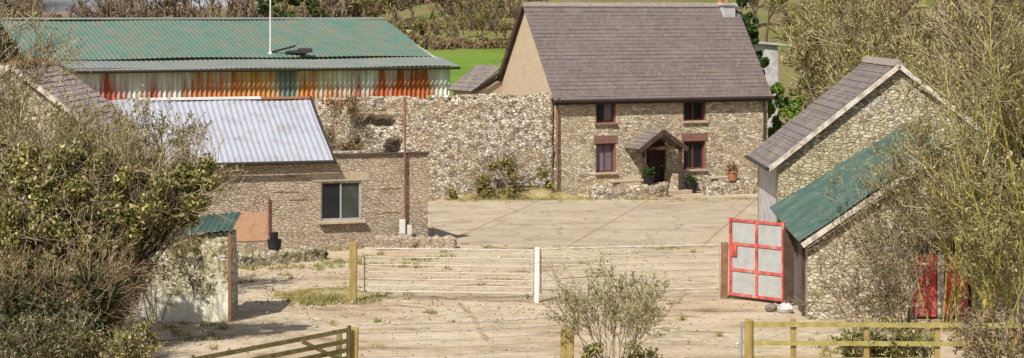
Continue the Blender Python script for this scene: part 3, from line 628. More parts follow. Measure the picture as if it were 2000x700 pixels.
# low walls and grassy bank in front of the long shed
rough_wall('low_wall', at(735, 71.6, h=0), at(892, 72.3, h=0), .5, .42, .4, M['stone_shed'], 8, step=.12, label='low stone wall below the white board at the end of the shed')
rough_wall('low_wall', at(455, 66.5, h=0), at(640, 69.0, h=0), .45, .3, .4, M['stone_barn'], 9, step=.12, label='low mossy stone wall left of the wooden gatepost')
def mound(name, cx, cy, rx, ry, h, m, seed, rz=0):
    rr = np.random.default_rng(seed); n = 26; uu = np.linspace(-1, 1, n); X, Y = np.meshgrid(uu, uu); r = np.sqrt(X * X + Y * Y)
    Z = h * np.clip(1 - r * r, -.05, 1) ** .7 if False else h * np.maximum(np.cos(np.minimum(r, 1) * math.pi / 2), 0)
    Z = Z * (1 + rr.normal(0, .12, Z.shape)) - .02; V = np.stack([X.ravel() * rx, Y.ravel() * ry, Z.ravel()], 1)
    i = np.arange(n * n).reshape(n, n); F = np.stack([i[:-1, :-1].ravel(), i[:-1, 1:].ravel(), i[1:, 1:].ravel(), i[1:, :-1].ravel()], 1)
    o = np_mesh(name, V, F, m, smooth=True); o.location = (cx, cy, 0); o.rotation_euler = (0, 0, rz); return o
p = at(635, 60.2, h=0); tag(mound('grass_bank', p.x, p.y, 1.6, 1.3, .2, M['bank'], 1), None, None, kind='structure')
p = at(880, 82, h=0); pass
p = at(1010, 90.5, h=0); tag(mound('grass_bank', p.x, 92.2, 3.2, .8, .45, M['bank'], 3), None, None, kind='structure')

# ------------------------------------------------------------------ garden wall and things in front of the farmhouse
ux, uy = math.cos(HR), math.sin(HR)
def hp(u, v): return (HX + ux * u - uy * v, HD + uy * u + ux * v)
gw = lambda u0, u1, h, seed, lab: rough_wall('garden_wall', (*hp(u0, -2.6), 0), (*hp(u1, -2.6), 0), h, h, .45, M['stone_ruin'], seed, step=.13, label=lab)
gw(.6, 4.2, .52, 21, 'low rubble garden wall left of the farmhouse porch'); gw(6.2, 10.4, .58, 22, 'low rubble garden wall right of the farmhouse porch')
def slab_bench(u0, u1, lab):
    x, y = hp(u0, -1.7); t = thing('stone_bench', lab, 'bench', (x, y, 0), HR); L = u1 - u0
    b = MB(); b.box(0, 0, .62, L, .4, .72); b.build('slab', M['reveal'], t, bevel=.02)
    for q in (.15, L - .35): b = MB(); b.box(q, .05, 0, q + .2, .35, .617); b.build('support', M['stone_house'], t)
slab_bench(2.0, 3.9, 'pale stone bench under the left ground floor window'); slab_bench(6.9, 8.3, 'pale stone bench under the right ground floor window')
def plant_pot(u, v, z, s, m, lab, lm):
    x, y = hp(u, v); t = thing('plant_pot', lab, 'plant pot', (x, y, z))
    b = MB(); b.lathe([(.16 * s, 0), (.22 * s, .3 * s), (.25 * s, .32 * s), (.25 * s, .38 * s), (.2 * s, .38 * s), (.19 * s, .34 * s)]); b.build('pot', m, t, smooth=False)
    r = np.random.default_rng(int(u * 10)); P = r.normal(0, 1, (140, 3)) * [.13 * s, .13 * s, .1 * s] + [0, 0, .5 * s]
    leaves('plant', P, .05, r, lm, t)
def leaves(name, P, size, r, m, parent=None, elong=1.5, outward=None, world=False):
    n = len(P); a = r.normal(0, 1, (n, 3))
    if outward is not None: a = a * .7 + outward
    a /= np.linalg.norm(a, axis=1)[:, None]; t = np.cross(a, r.normal(0, 1, (n, 3))); t /= np.linalg.norm(t, axis=1)[:, None] + 1e-9; s = np.cross(a, t)
    sz_ = size * r.uniform(.6, 1.35, (n, 1)); V = np.stack([P - t * sz_ * elong, P - s * sz_ * .8 + a * sz_ * .25, P + t * sz_ * elong, P + s * sz_ * .8 + a * sz_ * .25], 1).reshape(-1, 3)
    return np_mesh(name, V, np.arange(4 * n).reshape(n, 4), m, parent)
plant_pot(3.3, -2.45, .55, 1.1, M['black'], 'dark plant pot on the garden wall left of the porch', M['leaf_dark'])
plant_pot(7.5, -2.45, .6, 1.1, M['terracotta'], 'terracotta plant pot on the garden wall right of the porch', M['leaf_tan'])
plant_pot(6.15, -1.2, .0, 1.2, M['black'], 'dark plant pot standing beside the right porch post', M['leaf_dark'])

# ------------------------------------------------------------------ stone barn at the right with the lower front bay
TX0, TX1, TXA = 7.62, 14.5, 11.05
tb = thing('stone_barn', 'stone barn with slate roof, lower green-roofed bay and open red door', 'barn', (0, 0, 0))
tb.location = (TX0, 55.4, 0)
ox, oy = TX0, 55.4
def T(X, D, h): return (X - ox, D - oy, h)
DM, DM2 = 61.5, 66.3
b = MB(); b.prism([T(TX0, DM, 0), T(TX1, DM, 0), T(TX1, DM, 3.66), T(TXA, DM, 6.38), T(TX0, DM, 3.66)], (0, .5, 0)); b.build('gable_wall', M['stone_barn'], tb)
b = MB(); b.box(*T(TX0, DM + .5, 0), *T(TX0 + .45, DM2, 3.6)); b.build('side_wall', M['plaster_blue'], tb); b = MB(); b.box(*T(TX1 - .45, DM + .5, 0), *T(TX1, DM2, 3.6)); b.build('side_wall', M['stone_barn'], tb)
b = MB(); b.prism([T(TX0, DM2, 0), T(TX1, DM2, 0), T(TX1, DM2, 3.6), T(TXA, DM2, 6.38), T(TX0, DM2, 3.6)], (0, .4, 0)); b.build('gable_wall', M['stone_barn'], tb)
e0, ez = TX0 - .28, 3.46
b = MB(); slate_slope(b, T(e0, DM2 + .5, ez), T(e0, DM - .12, ez), (TXA - e0, 0, 6.43 - ez), 20, .016, seed=11); slate_slope(b, T(TX1 + .28, DM - .12, ez), T(TX1 + .28, DM2 + .5, ez), (-(TX1 + .28 - TXA), 0, 6.43 - ez), 20, .016, seed=12)
mr = b.build('roof', M['slate_barn'], tb)
b = MB(); b.prism([T(TXA - .2, DM - .15, 6.40), T(TXA, DM - .15, 6.58), T(TXA + .2, DM - .15, 6.40)], (0, 5.5, 0)); b.build('ridge_tiles', M['ridge'], mr)
b = MB(); b.beam(T(e0 - .02, DM - .15, ez - .02), T(TXA, DM - .15, 6.40), .1, .13); b.beam(T(TX1 + .3, DM - .15, ez - .02), T(TXA, DM - .15, 6.40), .1, .13); b.build('verge_mortar', M['white_timber'], mr)
b = MB(); b.tube(T(e0 - .06, DM - .2, ez), T(e0 - .06, DM2 + .5, ez), .06); b.build('gutter', M['gutter'], tb)
# front bay
b = MB()
b.poly  # (walls with a doorway in the side and one in the front)
b = MB(); holed_wall(b, .403, DM - .003 - oy, 0, 2.15, [(1.9, 2.7, 0, 1.95)], 0, .4, axis='y'); b.build('bay_side_wall', M['boards'], tb)
gx0, gx1, gh = 10.33 - ox, 11.85 - ox, 1.95
b = MB(); holed_wall(b, 0, TX1 - ox, 0, 2.15, [(gx0, gx1, 0, gh)], 0, .4, axis='x')
b.prism([T(TX0, oy, 2.153), T(TX1, oy, 2.153), T(TXA, oy, 4.36)], (0, .4, 0)); bf = b.build('bay_front_wall', M['stone_barn'], tb)
b = MB(); b.box(*T(TX1 - .4, oy + .403, 0), *T(TX1, DM - .003, 2.15)); b.build('bay_side_wall', M['stone_barn'], tb)
b = MB(); b.box(*T(TX0 + .003, oy + 2.9, 2.16), *T(TX0 + .35, DM - .01, 2.32)); b.build('wall_plate', M['timber_dark'], tb)
def warp(X, D):  # bay roof surface
    s = (D - 55.2) / (61.4 - 55.2); e = 2.05 + .32 * s; a = 4.52 + .1 * s; return e + (a - e) * (X - 7.4) / (TXA - 7.4)
def bay_sheet(Xa, Xb, m, nm, seed, lift=0):
    b = MB(); n = 46; rr = random.Random(seed); base = 0; rows = 8
    for r in range(rows + 1):
        X = Xa + (Xb - Xa) * r / rows
        for i in range(n * 4 + 1):
            D = 55.2 + (61.4 - 55.2) * i / (n * 4); b.v.append(T(X, D, warp(X, D) + .03 * math.sin(i * math.pi / 2) + lift + .02 * math.sin(X * 3 + D)))
    w_ = n * 4 + 1
    for r in range(rows):
        for i in range(w_ - 1): q = r * w_ + i; b.f.append((q, q + 1, q + w_ + 1, q + w_))
    return b.build(nm, m, tb)
br = bay_sheet(7.36, 9.85, M['tin_green_dark'], 'bay_roof', 1); bay_sheet(9.8, TXA, M['tin_green_dark'], 'bay_roof', 2, .02)
b = MB(); b.poly([T(TXA, 55.2, 4.55), T(TXA, 61.4, 4.65), T(TX1 + .2, 61.4, 2.35), T(TX1 + .2, 55.2, 2.1)]); b.build('bay_roof', M['tin_green_low'], tb)
b = MB(); b.beam(T(7.45, 55.2, warp(7.45, 55.2) - .15), T(TXA, 55.2, warp(TXA, 55.2) - .15), .05, .13); b.beam(T(TX1 + .1, 55.2, 2.0), T(TXA, 55.2, 4.36), .05, .13); b.build('verge_board', M['white_timber'], br)
b = MB(); b.box(*T(7.33, 58.1, 0), *T(7.62, 58.3, 2.05)); b.build('door_jamb', M['timber_dark'], tb); b = MB(); b.box(*T(7.62 - .06, 56.02, .0), *T(7.62 + .1, 56.15, 2.1)); b.build('door_jamb', M['timber_dark'], tb)
# open red door leaf seen from its braced back
pL, pR = Vector((6.04, 59.6)), Vector((7.38, 58.15)); dl = (pR - pL).length
leaf = bpy.data.objects.new('open_door', None)
b = MB(); fw = .09
h0, h1 = .1, 2.24
b.box(0, -.04, h0, fw, .04, h1); b.box(dl - fw, -.04, h0, dl, .04, h1); b.box(dl / 2 - .04, -.038, h0 + fw, dl / 2 + .04, .038, h1 - fw)
for z in (h0, h0 + (h1 - h0) / 3 - .03, h0 + 2 * (h1 - h0) / 3 - .03, h1 - fw): b.box(fw, -.035, z, dl - fw, .036, z + fw * .8)
b.box(fw, -.06, 1.2, fw + .2, -.037, 1.5)
leaf = b.build('open_door', M['red_paint'], tb); leaf.location = (pL.x - ox, pL.y - oy, 0); leaf.rotation_euler = (0, 0, math.atan2(pR.y - pL.y, pR.x - pL.x))
for cx_ in range(2):
    for cz in range(3):
        x0 = fw if cx_ == 0 else dl / 2 + .04; x1 = dl / 2 - .04 if cx_ == 0 else dl - fw
        z0 = h0 + cz * (h1 - h0) / 3 + (.075 if cz == 0 else .045); z1 = h0 + (cz + 1) * (h1 - h0) / 3 - (.095 if cz == 2 else .035)
        q = MB(); q.box(x0 + .003, -.008, z0, x1 - .003, .012, z1); q.build('panel', M['panel_grey'], leaf)
# doors in the bay front
b = MB(); n = 9
for j in range(4): b.box(gx0 + .02 + j * .155, .12, .06, gx0 + .165 + j * .155, .16, 1.66)
for z in (.3, 1.3): b.box(gx0 + .02, .162, z, gx0 + .63, .2, z + .12)
b.build('boarded_door', M['red_boards'], tb)
b = MB()
for j in range(4): b.box(gx0 + .84 + j * .155, .12, .05, gx0 + .985 + j * .155, .16, 1.62)
b.build('boarded_door', M['red_boards'], tb)
b = MB(); b.box(gx0 + .655, .10, .03, gx0 + .82, .15, 1.66); b.build('door_post', M['white_timber'], tb)
b = MB(); b.box(gx0 - .15, -.02, gh + .003, gx1 + .15, .38, gh + .16); b.build('lintel', M['timber_dark'], tb)
# stones and a churn by the open door
def boulder(b, c, r, seed):
    rr = random.Random(seed); n = 9; k = 6; base = len(b.v)
    for j in range(k + 1):
        t = math.pi * j / k
        for i in range(n):
            a = 2 * math.pi * i / n; s = r * (1 + rr.uniform(-.18, .18)); b.v.append((c[0] + s * math.sin(t) * math.cos(a), c[1] + s * math.sin(t) * math.sin(a), c[2] + s * .75 * math.cos(t)))
    for j in range(k):
        for i in range(n): q = base + j * n; b.f.append((q + i, q + (i + 1) % n, q + n + (i + 1) % n, q + n + i))
b = MB(); boulder(b, (0, 0, 0), .2, 3); o = b.build('stone', M['plaster_blue']); o.location = (7.2, 56.6, .13); tag(o, 'pale grey stone on the ground under the open red door', 'stone')
b = MB(); boulder(b, (0, 0, 0), .16, 4); o = b.build('stone', M['slate_barn']); o.location = (6.85, 56.9, .1); tag(o, 'small dark stone left of the pale stone under the red door', 'stone')

# ------------------------------------------------------------------ slate roofed outbuilding at the left edge
lb = thing('gabled_outbuilding', 'stone outbuilding with grey slate roof behind the ivy at the left edge', 'outbuilding', (-15.5, 66.5, 0))
hw = 3.7
b = MB(); b.prism([(-hw, 0, 0), (hw, 0, 0), (hw, 0, 3.45), (0, 0, 6.25), (-hw, 0, 3.45)], (0, .5, 0)); b.build('gable_wall', M['stone_barn'], lb)
for q in (-hw, hw - .45): b = MB(); b.box(q, .5, 0, q + .45, 5.6, 3.4); b.build('side_wall', M['stone_barn'], lb)
b = MB(); b.prism([(-hw, 5.6, 0), (hw, 5.6, 0), (hw, 5.6, 3.4), (0, 5.6, 6.2), (-hw, 5.6, 3.4)], (0, .4, 0)); b.build('gable_wall', M['stone_barn'], lb)
b = MB(); slate_slope(b, (hw + .25, -.1, 3.28), (hw + .25, 6.2, 3.28), (-hw - .25, 0, 3.0), 20, .018, seed=31); slate_slope(b, (-hw - .25, 6.2, 3.28), (-hw - .25, -.1, 3.28), (hw + .25, 0, 3.0), 20, .018, seed=32)
lr = b.build('roof', M['slate_pale'], lb)
b = MB(); b.beam((hw + .25, -.12, 3.28), (0, -.12, 6.28), .12, .14); b.beam((-hw - .25, -.12, 3.28), (0, -.12, 6.28), .12, .14); b.build('verge_mortar', M['white_timber'], lr)
b = MB(); b.prism([(-.2, -.12, 6.28), (0, -.12, 6.46), (.2, -.12, 6.28)], (0, 6.3, 0)); b.build('ridge_tiles', M['terracotta'], lr)

# ------------------------------------------------------------------ little whitewashed shed
ps = thing('small_shed', 'little stone shed with flaking whitewash and a green tin roof edge', 'shed', (-9.55, 55.0, 0))
b = MB(); b.prism([(0, 0, 0), (2.29, 0, 0), (2.29, 0, 2.3), (1.7, 0, 2.26), (.85, 0, 1.95), (.15, 0, 1.5), (0, 0, 1.2)], (0, .4, 0)); b.build('front_wall', M['whitewash'], ps)
b = MB(); b.box(1.89, .4, 0, 2.287, 1.7, 2.2); b.box(0, 1.7, 0, 2.287, 2.0, 1.6); b.build('side_wall', M['stone_ruin'], ps)
b = MB(); corrugated(b, (1.15, -.12, 2.25), (2.4, -.12, 2.36), (0, 2.1, .28), .15, .022, rows=3, seed=5); b.build('roof', M['tin_green_dark'], ps)
b = MB(); b.box(2.3, -.1, 0, 2.38, -.02, 2.25); b.build('corner_post', M['wood_brown'], ps)

# ------------------------------------------------------------------ field gates across the yard
GDn = 58.9
def post(x, D, top_y, wpx, m, lab, cat='post', round_=False, name='gatepost', h=None):
    p = at(x, D, h=0); h = h or CH - (top_y - YH) * D / FP; wd = wpx * D / FP
    b = MB()
    if round_: b.tube((0, 0, 0), (0, 0, h), wd / 2, wd * .47, 12)
    else: b.prism([(-wd / 2, -wd / 2, 0), (wd / 2, -wd / 2, 0), (wd / 2, wd / 2, 0), (-wd / 2, wd / 2, 0)], (.02, 0, h))
    o = b.build(name, m, None, bevel=.012); o.location = p; tag(o, lab, cat); return o
post(1048, 58.7, 483, 9, M['pvc'], 'slim white post where the two metal gates meet')
post(689, 58.9, 474, 14, M['wood_post'], 'yellowish wooden gatepost at the left end of the metal gates')
post(1414, 59.6, 474, 13, M['wood_brown'], 'brown wooden gatepost beside the open red door')
def tube_gate(x0, D0, x1, D1, h0, h1, lab, brace=True):
    a = at(x0, D0, h=0); c = at(x1, D1, h=0); L = (c - a).length
    t = thing('field_gate', lab, 'gate', a, math.atan2(c.y - a.y, c.x - a.x), 'metal field gates')
    b = MB(); b.tube((0, 0, h0), (0, 0, h1), .018); b.tube((L, 0, h0), (L, 0, h1), .026); b.tube((0, 0, h1), (L, 0, h1), .02); b.tube((0, 0, h0), (L, 0, h0), .02); b.build('frame', M['galv'], t)
    for j in range(5):
        z = h0 + (h1 - h0) * [.14, .29, .45, .62, .8][j]; b = MB(); b.tube((0, 0, z), (L, 0, z), .015, n=6); b.build('bar', M['galv'], t)
    b = MB(); b.tube((L * .5, 0, h0), (L * .5, 0, h1), .015, n=6); b.build('upright', M['galv'], t)
tube_gate(712, 59.3, 1040, 58.8, .24, 1.42, 'left metal field gate, between the wooden gatepost and white post')
tube_gate(1056, 58.8, 1403, 59.8, .26, 1.46, 'right metal field gate, between the white post and red door')

# ------------------------------------------------------------------ foreground fence pieces
post(690, 47.6, 640, 17, M['wood_post'], 'thick wooden post at the bottom edge holding the wooden gate', name='fence_post')
post(661, 47.4, 645, 11, M['wood_grey'], 'narrower weathered post just left of the thick wooden post', name='fence_post')
post(1107, 48.2, 640, 26, M['wood_post'], 'stout wooden post in front of the bare shrub at bottom centre', name='fence_post')
post(1463, 47.3, 625, 19, M['wood_post'], 'yellow round-topped post at the left end of the rail fence', name='fence_post', round_=True)
post(1447, 47.6, 628, 5, M['wire'], 'thin grey metal stake beside the left end of the rail fence', name='fence_stake')
t = thing('wire_fence', 'wire stock fence stretched between the wooden posts at the bottom', 'fence', at(700, 47.8, h=0), math.atan2(.4, (1095 - 700) * 48 / FP))
Lw = (1095 - 700) * 48 / FP
for j, z in enumerate((.96, .78, .60, .42, .25)):
    b = MB(); prev = None
    for i in range(13):
        x = Lw * i / 12; q = (x, 0, z - .03 * math.sin(math.pi * i / 12) + .12 * i / 12)
        if prev: b.tube(prev, q, .010 if j < 2 else .007, n=5)
        if prev and j < 2: m_ = (Vector(prev) + Vector(q)) / 2; b.tube(m_ + Vector((-.03, 0, -.03)), m_ + Vector((.03, 0, .03)), .009, n=4)
        prev = q
    b.build('wire', M['wire'], t)
for i in range(1, 6): b = MB(); x = Lw * i / 6; b.tube((x, 0, .1), (x, 0, .84), .004, n=4); b.build('stay_wire', M['wire'], t)
# wooden gate swung towards the camera
a = at(684, 47.4, h=0); c = at(372, 43.2, h=0); L = (c - a).length
t = thing('wooden_gate', 'lichened wooden gate swung open toward the viewer at bottom left', 'gate', a, math.atan2(c.y - a.y, c.x - a.x))
for z in (.92, .68, .48, .3, .14): b = MB(); b.beam((.05, 0, z), (L, 0, z), .04, .095); b.build('rail', M['wood_grey'], t)
b = MB(); b.beam((.15, .045, .2), (1.7, .045, .88), .03, .08); b.build('brace', M['wood_grey'], t)
for x in (.05, L - .05): b = MB(); b.box(x - .045, -.03, .08, x + .045, .03, 1.02); b.build('stile', M['wood_grey'], t)
# rail fence at the bottom right
t = thing('rail_fence', 'yellow-green lichened post and rail fence at the bottom right', 'fence', at(1475, 47.3, h=0), R(-1))
Lr = 8.2
for z in (1.05, .64, .28): b = MB(); b.beam((-.1, 0, z), (Lr, 0, z - .02), .05, .1); b.build('rail', M['wood_rail'], t)
for x in (.85, 2.45, 4.0, 5.6, 7.2): b = MB(); b.box(x - .06, .03, 0, x + .06, .13, 1.16); b.build('post', M['wood_post'], t)

# ------------------------------------------------------------------ vegetation
def norm(v): return v / (np.linalg.norm(v, axis=-1, keepdims=True) + 1e-9)
def grow(P, D, L, Rr, n, wob, up, r):
    pts = [P]; rad = [Rr]; d = norm(D)
    for k in range(n):
        d = norm(d + r.normal(0, wob, d.shape) + np.array([0, 0, up])); pts.append(pts[-1] + d * (L / n)[:, None]); rad.append(Rr * (1 - .75 * (k + 1) / n))
    return np.stack(pts, 1), np.stack(rad, 1)
def spawn(pts, rad, nch, r, t0=.25, ang=.8, lf=.5, rf=.55, par_len=None, n=3, wob=.15, up=.05, t1=1.0):
    N, K, _ = pts.shape; idx = np.repeat(np.arange(N), nch); t = r.uniform(t0, t1, len(idx)) * (K - 1); k = np.minimum(t.astype(int), K - 2); f = (t - k)[:, None]
    P = pts[idx, k] * (1 - f) + pts[idx, k + 1] * f; d = norm(pts[idx, k + 1] - pts[idx, k]); q = r.normal(0, 1, d.shape); q = norm(q - d * (q * d).sum(1)[:, None])
    a = ang * r.uniform(.5, 1.3, len(idx))[:, None]; nd = d * np.cos(a) + q * np.sin(a)
    pl = np.linalg.norm(pts[idx, -1] - pts[idx, 0], axis=1); L = pl * lf * r.uniform(.6, 1.3, len(idx)) * (1.15 - .5 * t / (K - 1))
    R0 = np.maximum(rad[idx, k] * rf, .002); return grow(P, nd, L, R0, n, wob, up, r)
def tubes(sets, minr=0.0, sides=3):
    VV, FF, base = [], [], 0
    for pts, rad in sets:
        N, K, _ = pts.shape; rad = np.maximum(rad, minr); d = norm(np.gradient(pts, axis=1)); ref = np.where(np.abs(d[..., 2:3]) > .9, np.array([1., 0, 0]), np.array([0, 0, 1.]))
        a = norm(np.cross(d, ref)); c = np.cross(d, a); ring = [pts + rad[..., None] * (a * math.cos(2 * math.pi * j / sides) + c * math.sin(2 * math.pi * j / sides)) for j in range(sides)]
        V = np.stack(ring, 2); VV.append(V.reshape(-1, 3)); i = np.arange(N * K * sides).reshape(N, K, sides) + base
        for j in range(sides):
            j2 = (j + 1) % sides; FF.append(np.stack([i[:, :-1, j].ravel(), i[:, :-1, j2].ravel(), i[:, 1:, j2].ravel(), i[:, 1:, j].ravel()], 1))
        base += N * K * sides
    return np.concatenate(VV), np.concatenate(FF)
def plant(name, label, cat, loc, seed, H, stems=1, lean=.1, mains=8, subs=8, twigs=8, fine=0, tr=.12, bark='bark_grey', twig='twig_brown', minr=.006, leaf=None, nleaf=0, lsize=.03,
          ang=.75, up=.06, trunk_f=.85, lf=(.55, .5, .5), group=None, rz=0, sc=1, wob=.09, t0=.25, parts=('trunk', 'crown'), tsides=6):
    """tree or shrub: trunk and limbs in one part, twigs (and leaves) in the crown"""
    r = np.random.default_rng(seed); o = thing(name, label, cat, loc, rz, group); o.scale = (sc, sc, sc)
    n = stems; a = r.uniform(0, 2 * math.pi, n); P = np.stack([np.cos(a), np.sin(a), 0 * a], 1) * (.04 + .12 * (n > 1) * r.uniform(0, 1, (n, 1)) * math.sqrt(n))
    D = np.stack([np.cos(a) * lean, np.sin(a) * lean, np.ones(n)], 1) + r.normal(0, lean * .5, (n, 3)) * [1, 1, 0]
    T_ = grow(P, D, H * trunk_f * r.uniform(.75 if n > 1 else .97, 1.05, n), np.full(n, tr) * r.uniform(.7, 1.1, n), 7, wob, .05, r)
    A = spawn(*T_, mains, r, t0, ang, lf[0], .55, n=5, wob=.14, up=up); B_ = spawn(*A, subs, r, .2, .7, lf[1], .55, n=4, wob=.16, up=up); tw = [B_]
    Cc = spawn(*B_, twigs, r, .15, .65, lf[2] * 1.1, .6, n=3, wob=.2, up=up); tw.append(Cc); last = Cc
    if fine: E = spawn(*Cc, fine, r, .15, .6, .6, .6, n=2, wob=.2, up=up); tw.append(E); last = E
    V, F = tubes([T_, A], minr * 1.4, tsides); np_mesh(parts[0], V, F, M[bark], o)
    V, F = tubes(tw, minr); cr = np_mesh(parts[1], V, F, M[twig], o)
    if leaf:
        pts = last[0].reshape(-1, 3); pts = pts[r.integers(0, len(pts), nleaf)] + r.normal(0, .04, (nleaf, 3)); leaves('leaves', pts, lsize, r, M[leaf], cr)
    return o
def leafy(name, label, cat, loc, seed, clumps, n, size, leaf, bark='bark_dark', H=3, tr=.15, twig='twig_brown', group=None, ntw=0, fill=.72, parts=('trunk', 'crown')):
    """evergreen or ivy mass: leaves on and inside irregular clumps, real stems within; clumps (x,y,z,rx,ry,rz) relative"""
    r = np.random.default_rng(seed); o = thing(name, label, cat, loc, 0, group); cl = np.array(clumps, float); w_ = cl[:, 3] * cl[:, 5]; w_ /= w_.sum()
    # sub clumps give the crown its uneven, gappy outline
    m = max(18, n // 260); ci = r.choice(len(cl), m, p=w_); d = norm(r.normal(0, 1, (m, 3))); rad = r.uniform(.45, 1.0, (m, 1)) ** .6
    sc_ = cl[ci, :3] + d * cl[ci, 3:] * rad; sr = r.uniform(.16, .36, m) * np.minimum(1, cl[ci, 3]) ** .5
    si = r.integers(0, m, n); dd = norm(r.normal(0, 1, (n, 3))); P = sc_[si] + dd * sr[si][:, None] * r.uniform(.3, 1.1, (n, 1)); P[:, 2] = np.maximum(P[:, 2], .02)
    N = min(m, 160); tips = sc_[r.integers(0, m, N)]; base = np.zeros((N, 3)); base[:, :2] = r.normal(0, .15, (N, 2)) + cl[:, :2].mean(0)[None] * .6; ts = np.linspace(0, 1, 7)[None, :, None]
    pts = base[:, None] * (1 - ts) + tips[:, None] * ts; pts[..., 2:] = tips[:, None, 2:] * ts ** .7; pts = pts + r.normal(0, .07, pts.shape) * (ts * (1 - ts) * 4); rd = np.linspace(tr * .45, .008, 7)[None] * r.uniform(.4, 1.1, (N, 1))
    V, F = tubes([(pts, rd)], .006, 4); np_mesh(parts[0], V, F, M[bark], o)
    cr = leaves(parts[1], P, size, r, M[leaf], o, outward=dd * .6)
    if ntw:
        q = r.integers(0, m, ntw); tw = grow(sc_[q] + r.normal(0, .2, (ntw, 3)), norm(d[q] + r.normal(0, .6, (ntw, 3)) + [0, 0, .5]), r.uniform(.3, .9, ntw), np.full(ntw, .009), 4, .2, .05, r)
        tw2 = spawn(*tw, 3, r, .2, .7, .6, .7, n=2); V, F = tubes([tw, tw2], .006); np_mesh('twigs', V, F, M[twig], cr)
    return o

# -- far hillside woods: a handful of models, then copies
far = []
for s in range(4): far.append(dict(seed=60 + s, H=6.5, mains=9, subs=7, twigs=8, tr=.16, minr=.045, bark='bark_dark' if s % 2 else 'bark_grey', twig='twig_far' if s < 2 else 'twig_far_olive', ang=.8, t0=.22))
rr = random.Random(11)
protos = {}
def hill_tree(kind, x, D, sc, label, group):
    p = at(x, D, h=0); z = float(terrain_z(p.x, D)) - .1
    key = kind
    if key not in protos:
        protos[key] = plant('bare_tree', label, 'tree', (p.x, D, z), group=group, rz=rr.uniform(0, 6), **far[kind]); protos[key].scale = (sc,) * 3
    else: dup(protos[key], (p.x, D, z), rr.uniform(0, 6), label, group, sc)
for k in range(55): tx = rr.uniform(20, 700); hill_tree(rr.choice([0, 0, 1]), tx, rr.uniform(215, 330), rr.uniform(1.0, 1.45) * (.78 if 50 < tx < 215 else 1), 'bare brown tree in the distant wood behind the green barn roof', 'trees behind the green roofed barn')
for k in range(72): hill_tree(rr.choice([0, 3, 2, 3, 2]), rr.uniform(640, 1120), rr.uniform(285, 400), rr.uniform(.8, 1.35), 'bare tree on the far hillside between barn roof and farmhouse roof', 'trees on the hillside behind the yard')
for k in range(46): hill_tree(rr.choice([2, 3, 2, 1]), rr.uniform(1440, 2080), rr.uniform(150, 360), rr.uniform(.8, 1.25), 'olive-brown bare tree on the slope right of the farmhouse', 'trees on the slope right of the farmhouse')
for k in range(22): hill_tree(rr.choice([2, 3, 0]), rr.uniform(745, 1010), rr.uniform(245, 285), rr.uniform(.35, .6), 'small scrubby tree standing among the field hedges above the green field', 'scrubby trees among the field hedges')
# hedges crossing the fields
def hedge(name, pts, h, wd, seed, label, twig='twig_far', leaf='leaf_tan', dens=240):
    r = np.random.default_rng(seed); L = sum((Vector(pts[i + 1]) - Vector(pts[i])).length for i in range(len(pts) - 1)); n = int(L * dens / 10)
    t = r.uniform(0, len(pts) - 1.001, n); k = t.astype(int); f = (t - k)[:, None]; A = np.array([(p[0], p[1]) for p in pts], float); XY = A[k] * (1 - f) + A[k + 1] * f + r.normal(0, wd * .6, (n, 2))
    o0 = A[0]; Z = terrain_z(XY[:, 0], XY[:, 1]); z0 = float(terrain_z(o0[0], o0[1])); P = np.column_stack([XY[:, 0] - o0[0], XY[:, 1] - o0[1], Z - z0 - .05])
    T_ = grow(P, np.column_stack([r.normal(0, .4, (n, 2)), np.ones(n)]), h * r.uniform(.4, 1.1, n) * (.75 + .35 * np.sin(t * 9 + seed) * np.sin(t * 23)), np.full(n, .05), 4, .2, .05, r); S = spawn(*T_, 4, r, .1, .8, .5, .7, n=2)
    o = thing(name, label, 'hedge', (o0[0], o0[1], z0)); V, F = tubes([T_, S], .035); np_mesh('stems', V, F, M[twig], o)
    pp = S[0].reshape(-1, 3); q = pp[r.integers(0, len(pp), n * 8)] + r.normal(0, .1, (n * 8, 3)); leaves('foliage', q, .11, r, M[leaf], o)
hedge('field_hedge', [at(770, 262, h=0)[:2], at(860, 250, h=0)[:2], at(990, 248, h=0)[:2]], 1.5, 1.6, 1, 'brown hedge along the top of the bright green field')
hedge('field_hedge', [at(755, 285, h=0)[:2], at(850, 280, h=0)[:2], at(1000, 272, h=0)[:2]], 1.6, 1.8, 2, 'second brown hedge higher up the slope behind the green field', leaf='leaf_olive')
hedge('field_hedge', [at(900, 300, h=0)[:2], at(1010, 290, h=0)[:2]], 3.2, 3, 3, 'tall scrubby hedge on the slope left of the farmhouse gable', leaf='leaf_olive', dens=300)
hedge('field_hedge', [at(740, 330, h=0)[:2], at(1020, 325, h=0)[:2]], 3.0, 5, 8, 'loose brown scrub near the top of the hillside', dens=420)
hedge('field_hedge', [at(60, 232, h=0)[:2], at(350, 226, h=0)[:2], at(700, 215, h=0)[:2]], 2.4, 2.5, 4, 'brown hedge running behind the green barn roof', dens=160)
hedge('field_hedge', [at(1490, 135, h=0)[:2], at(1640, 128, h=0)[:2], at(1820, 120, h=0)[:2], at(2080, 116, h=0)[:2]], 3.2, 3.0, 6, 'olive scrub hedge behind the stone barn at the right', 'twig_far_olive', 'leaf_olive', dens=240)
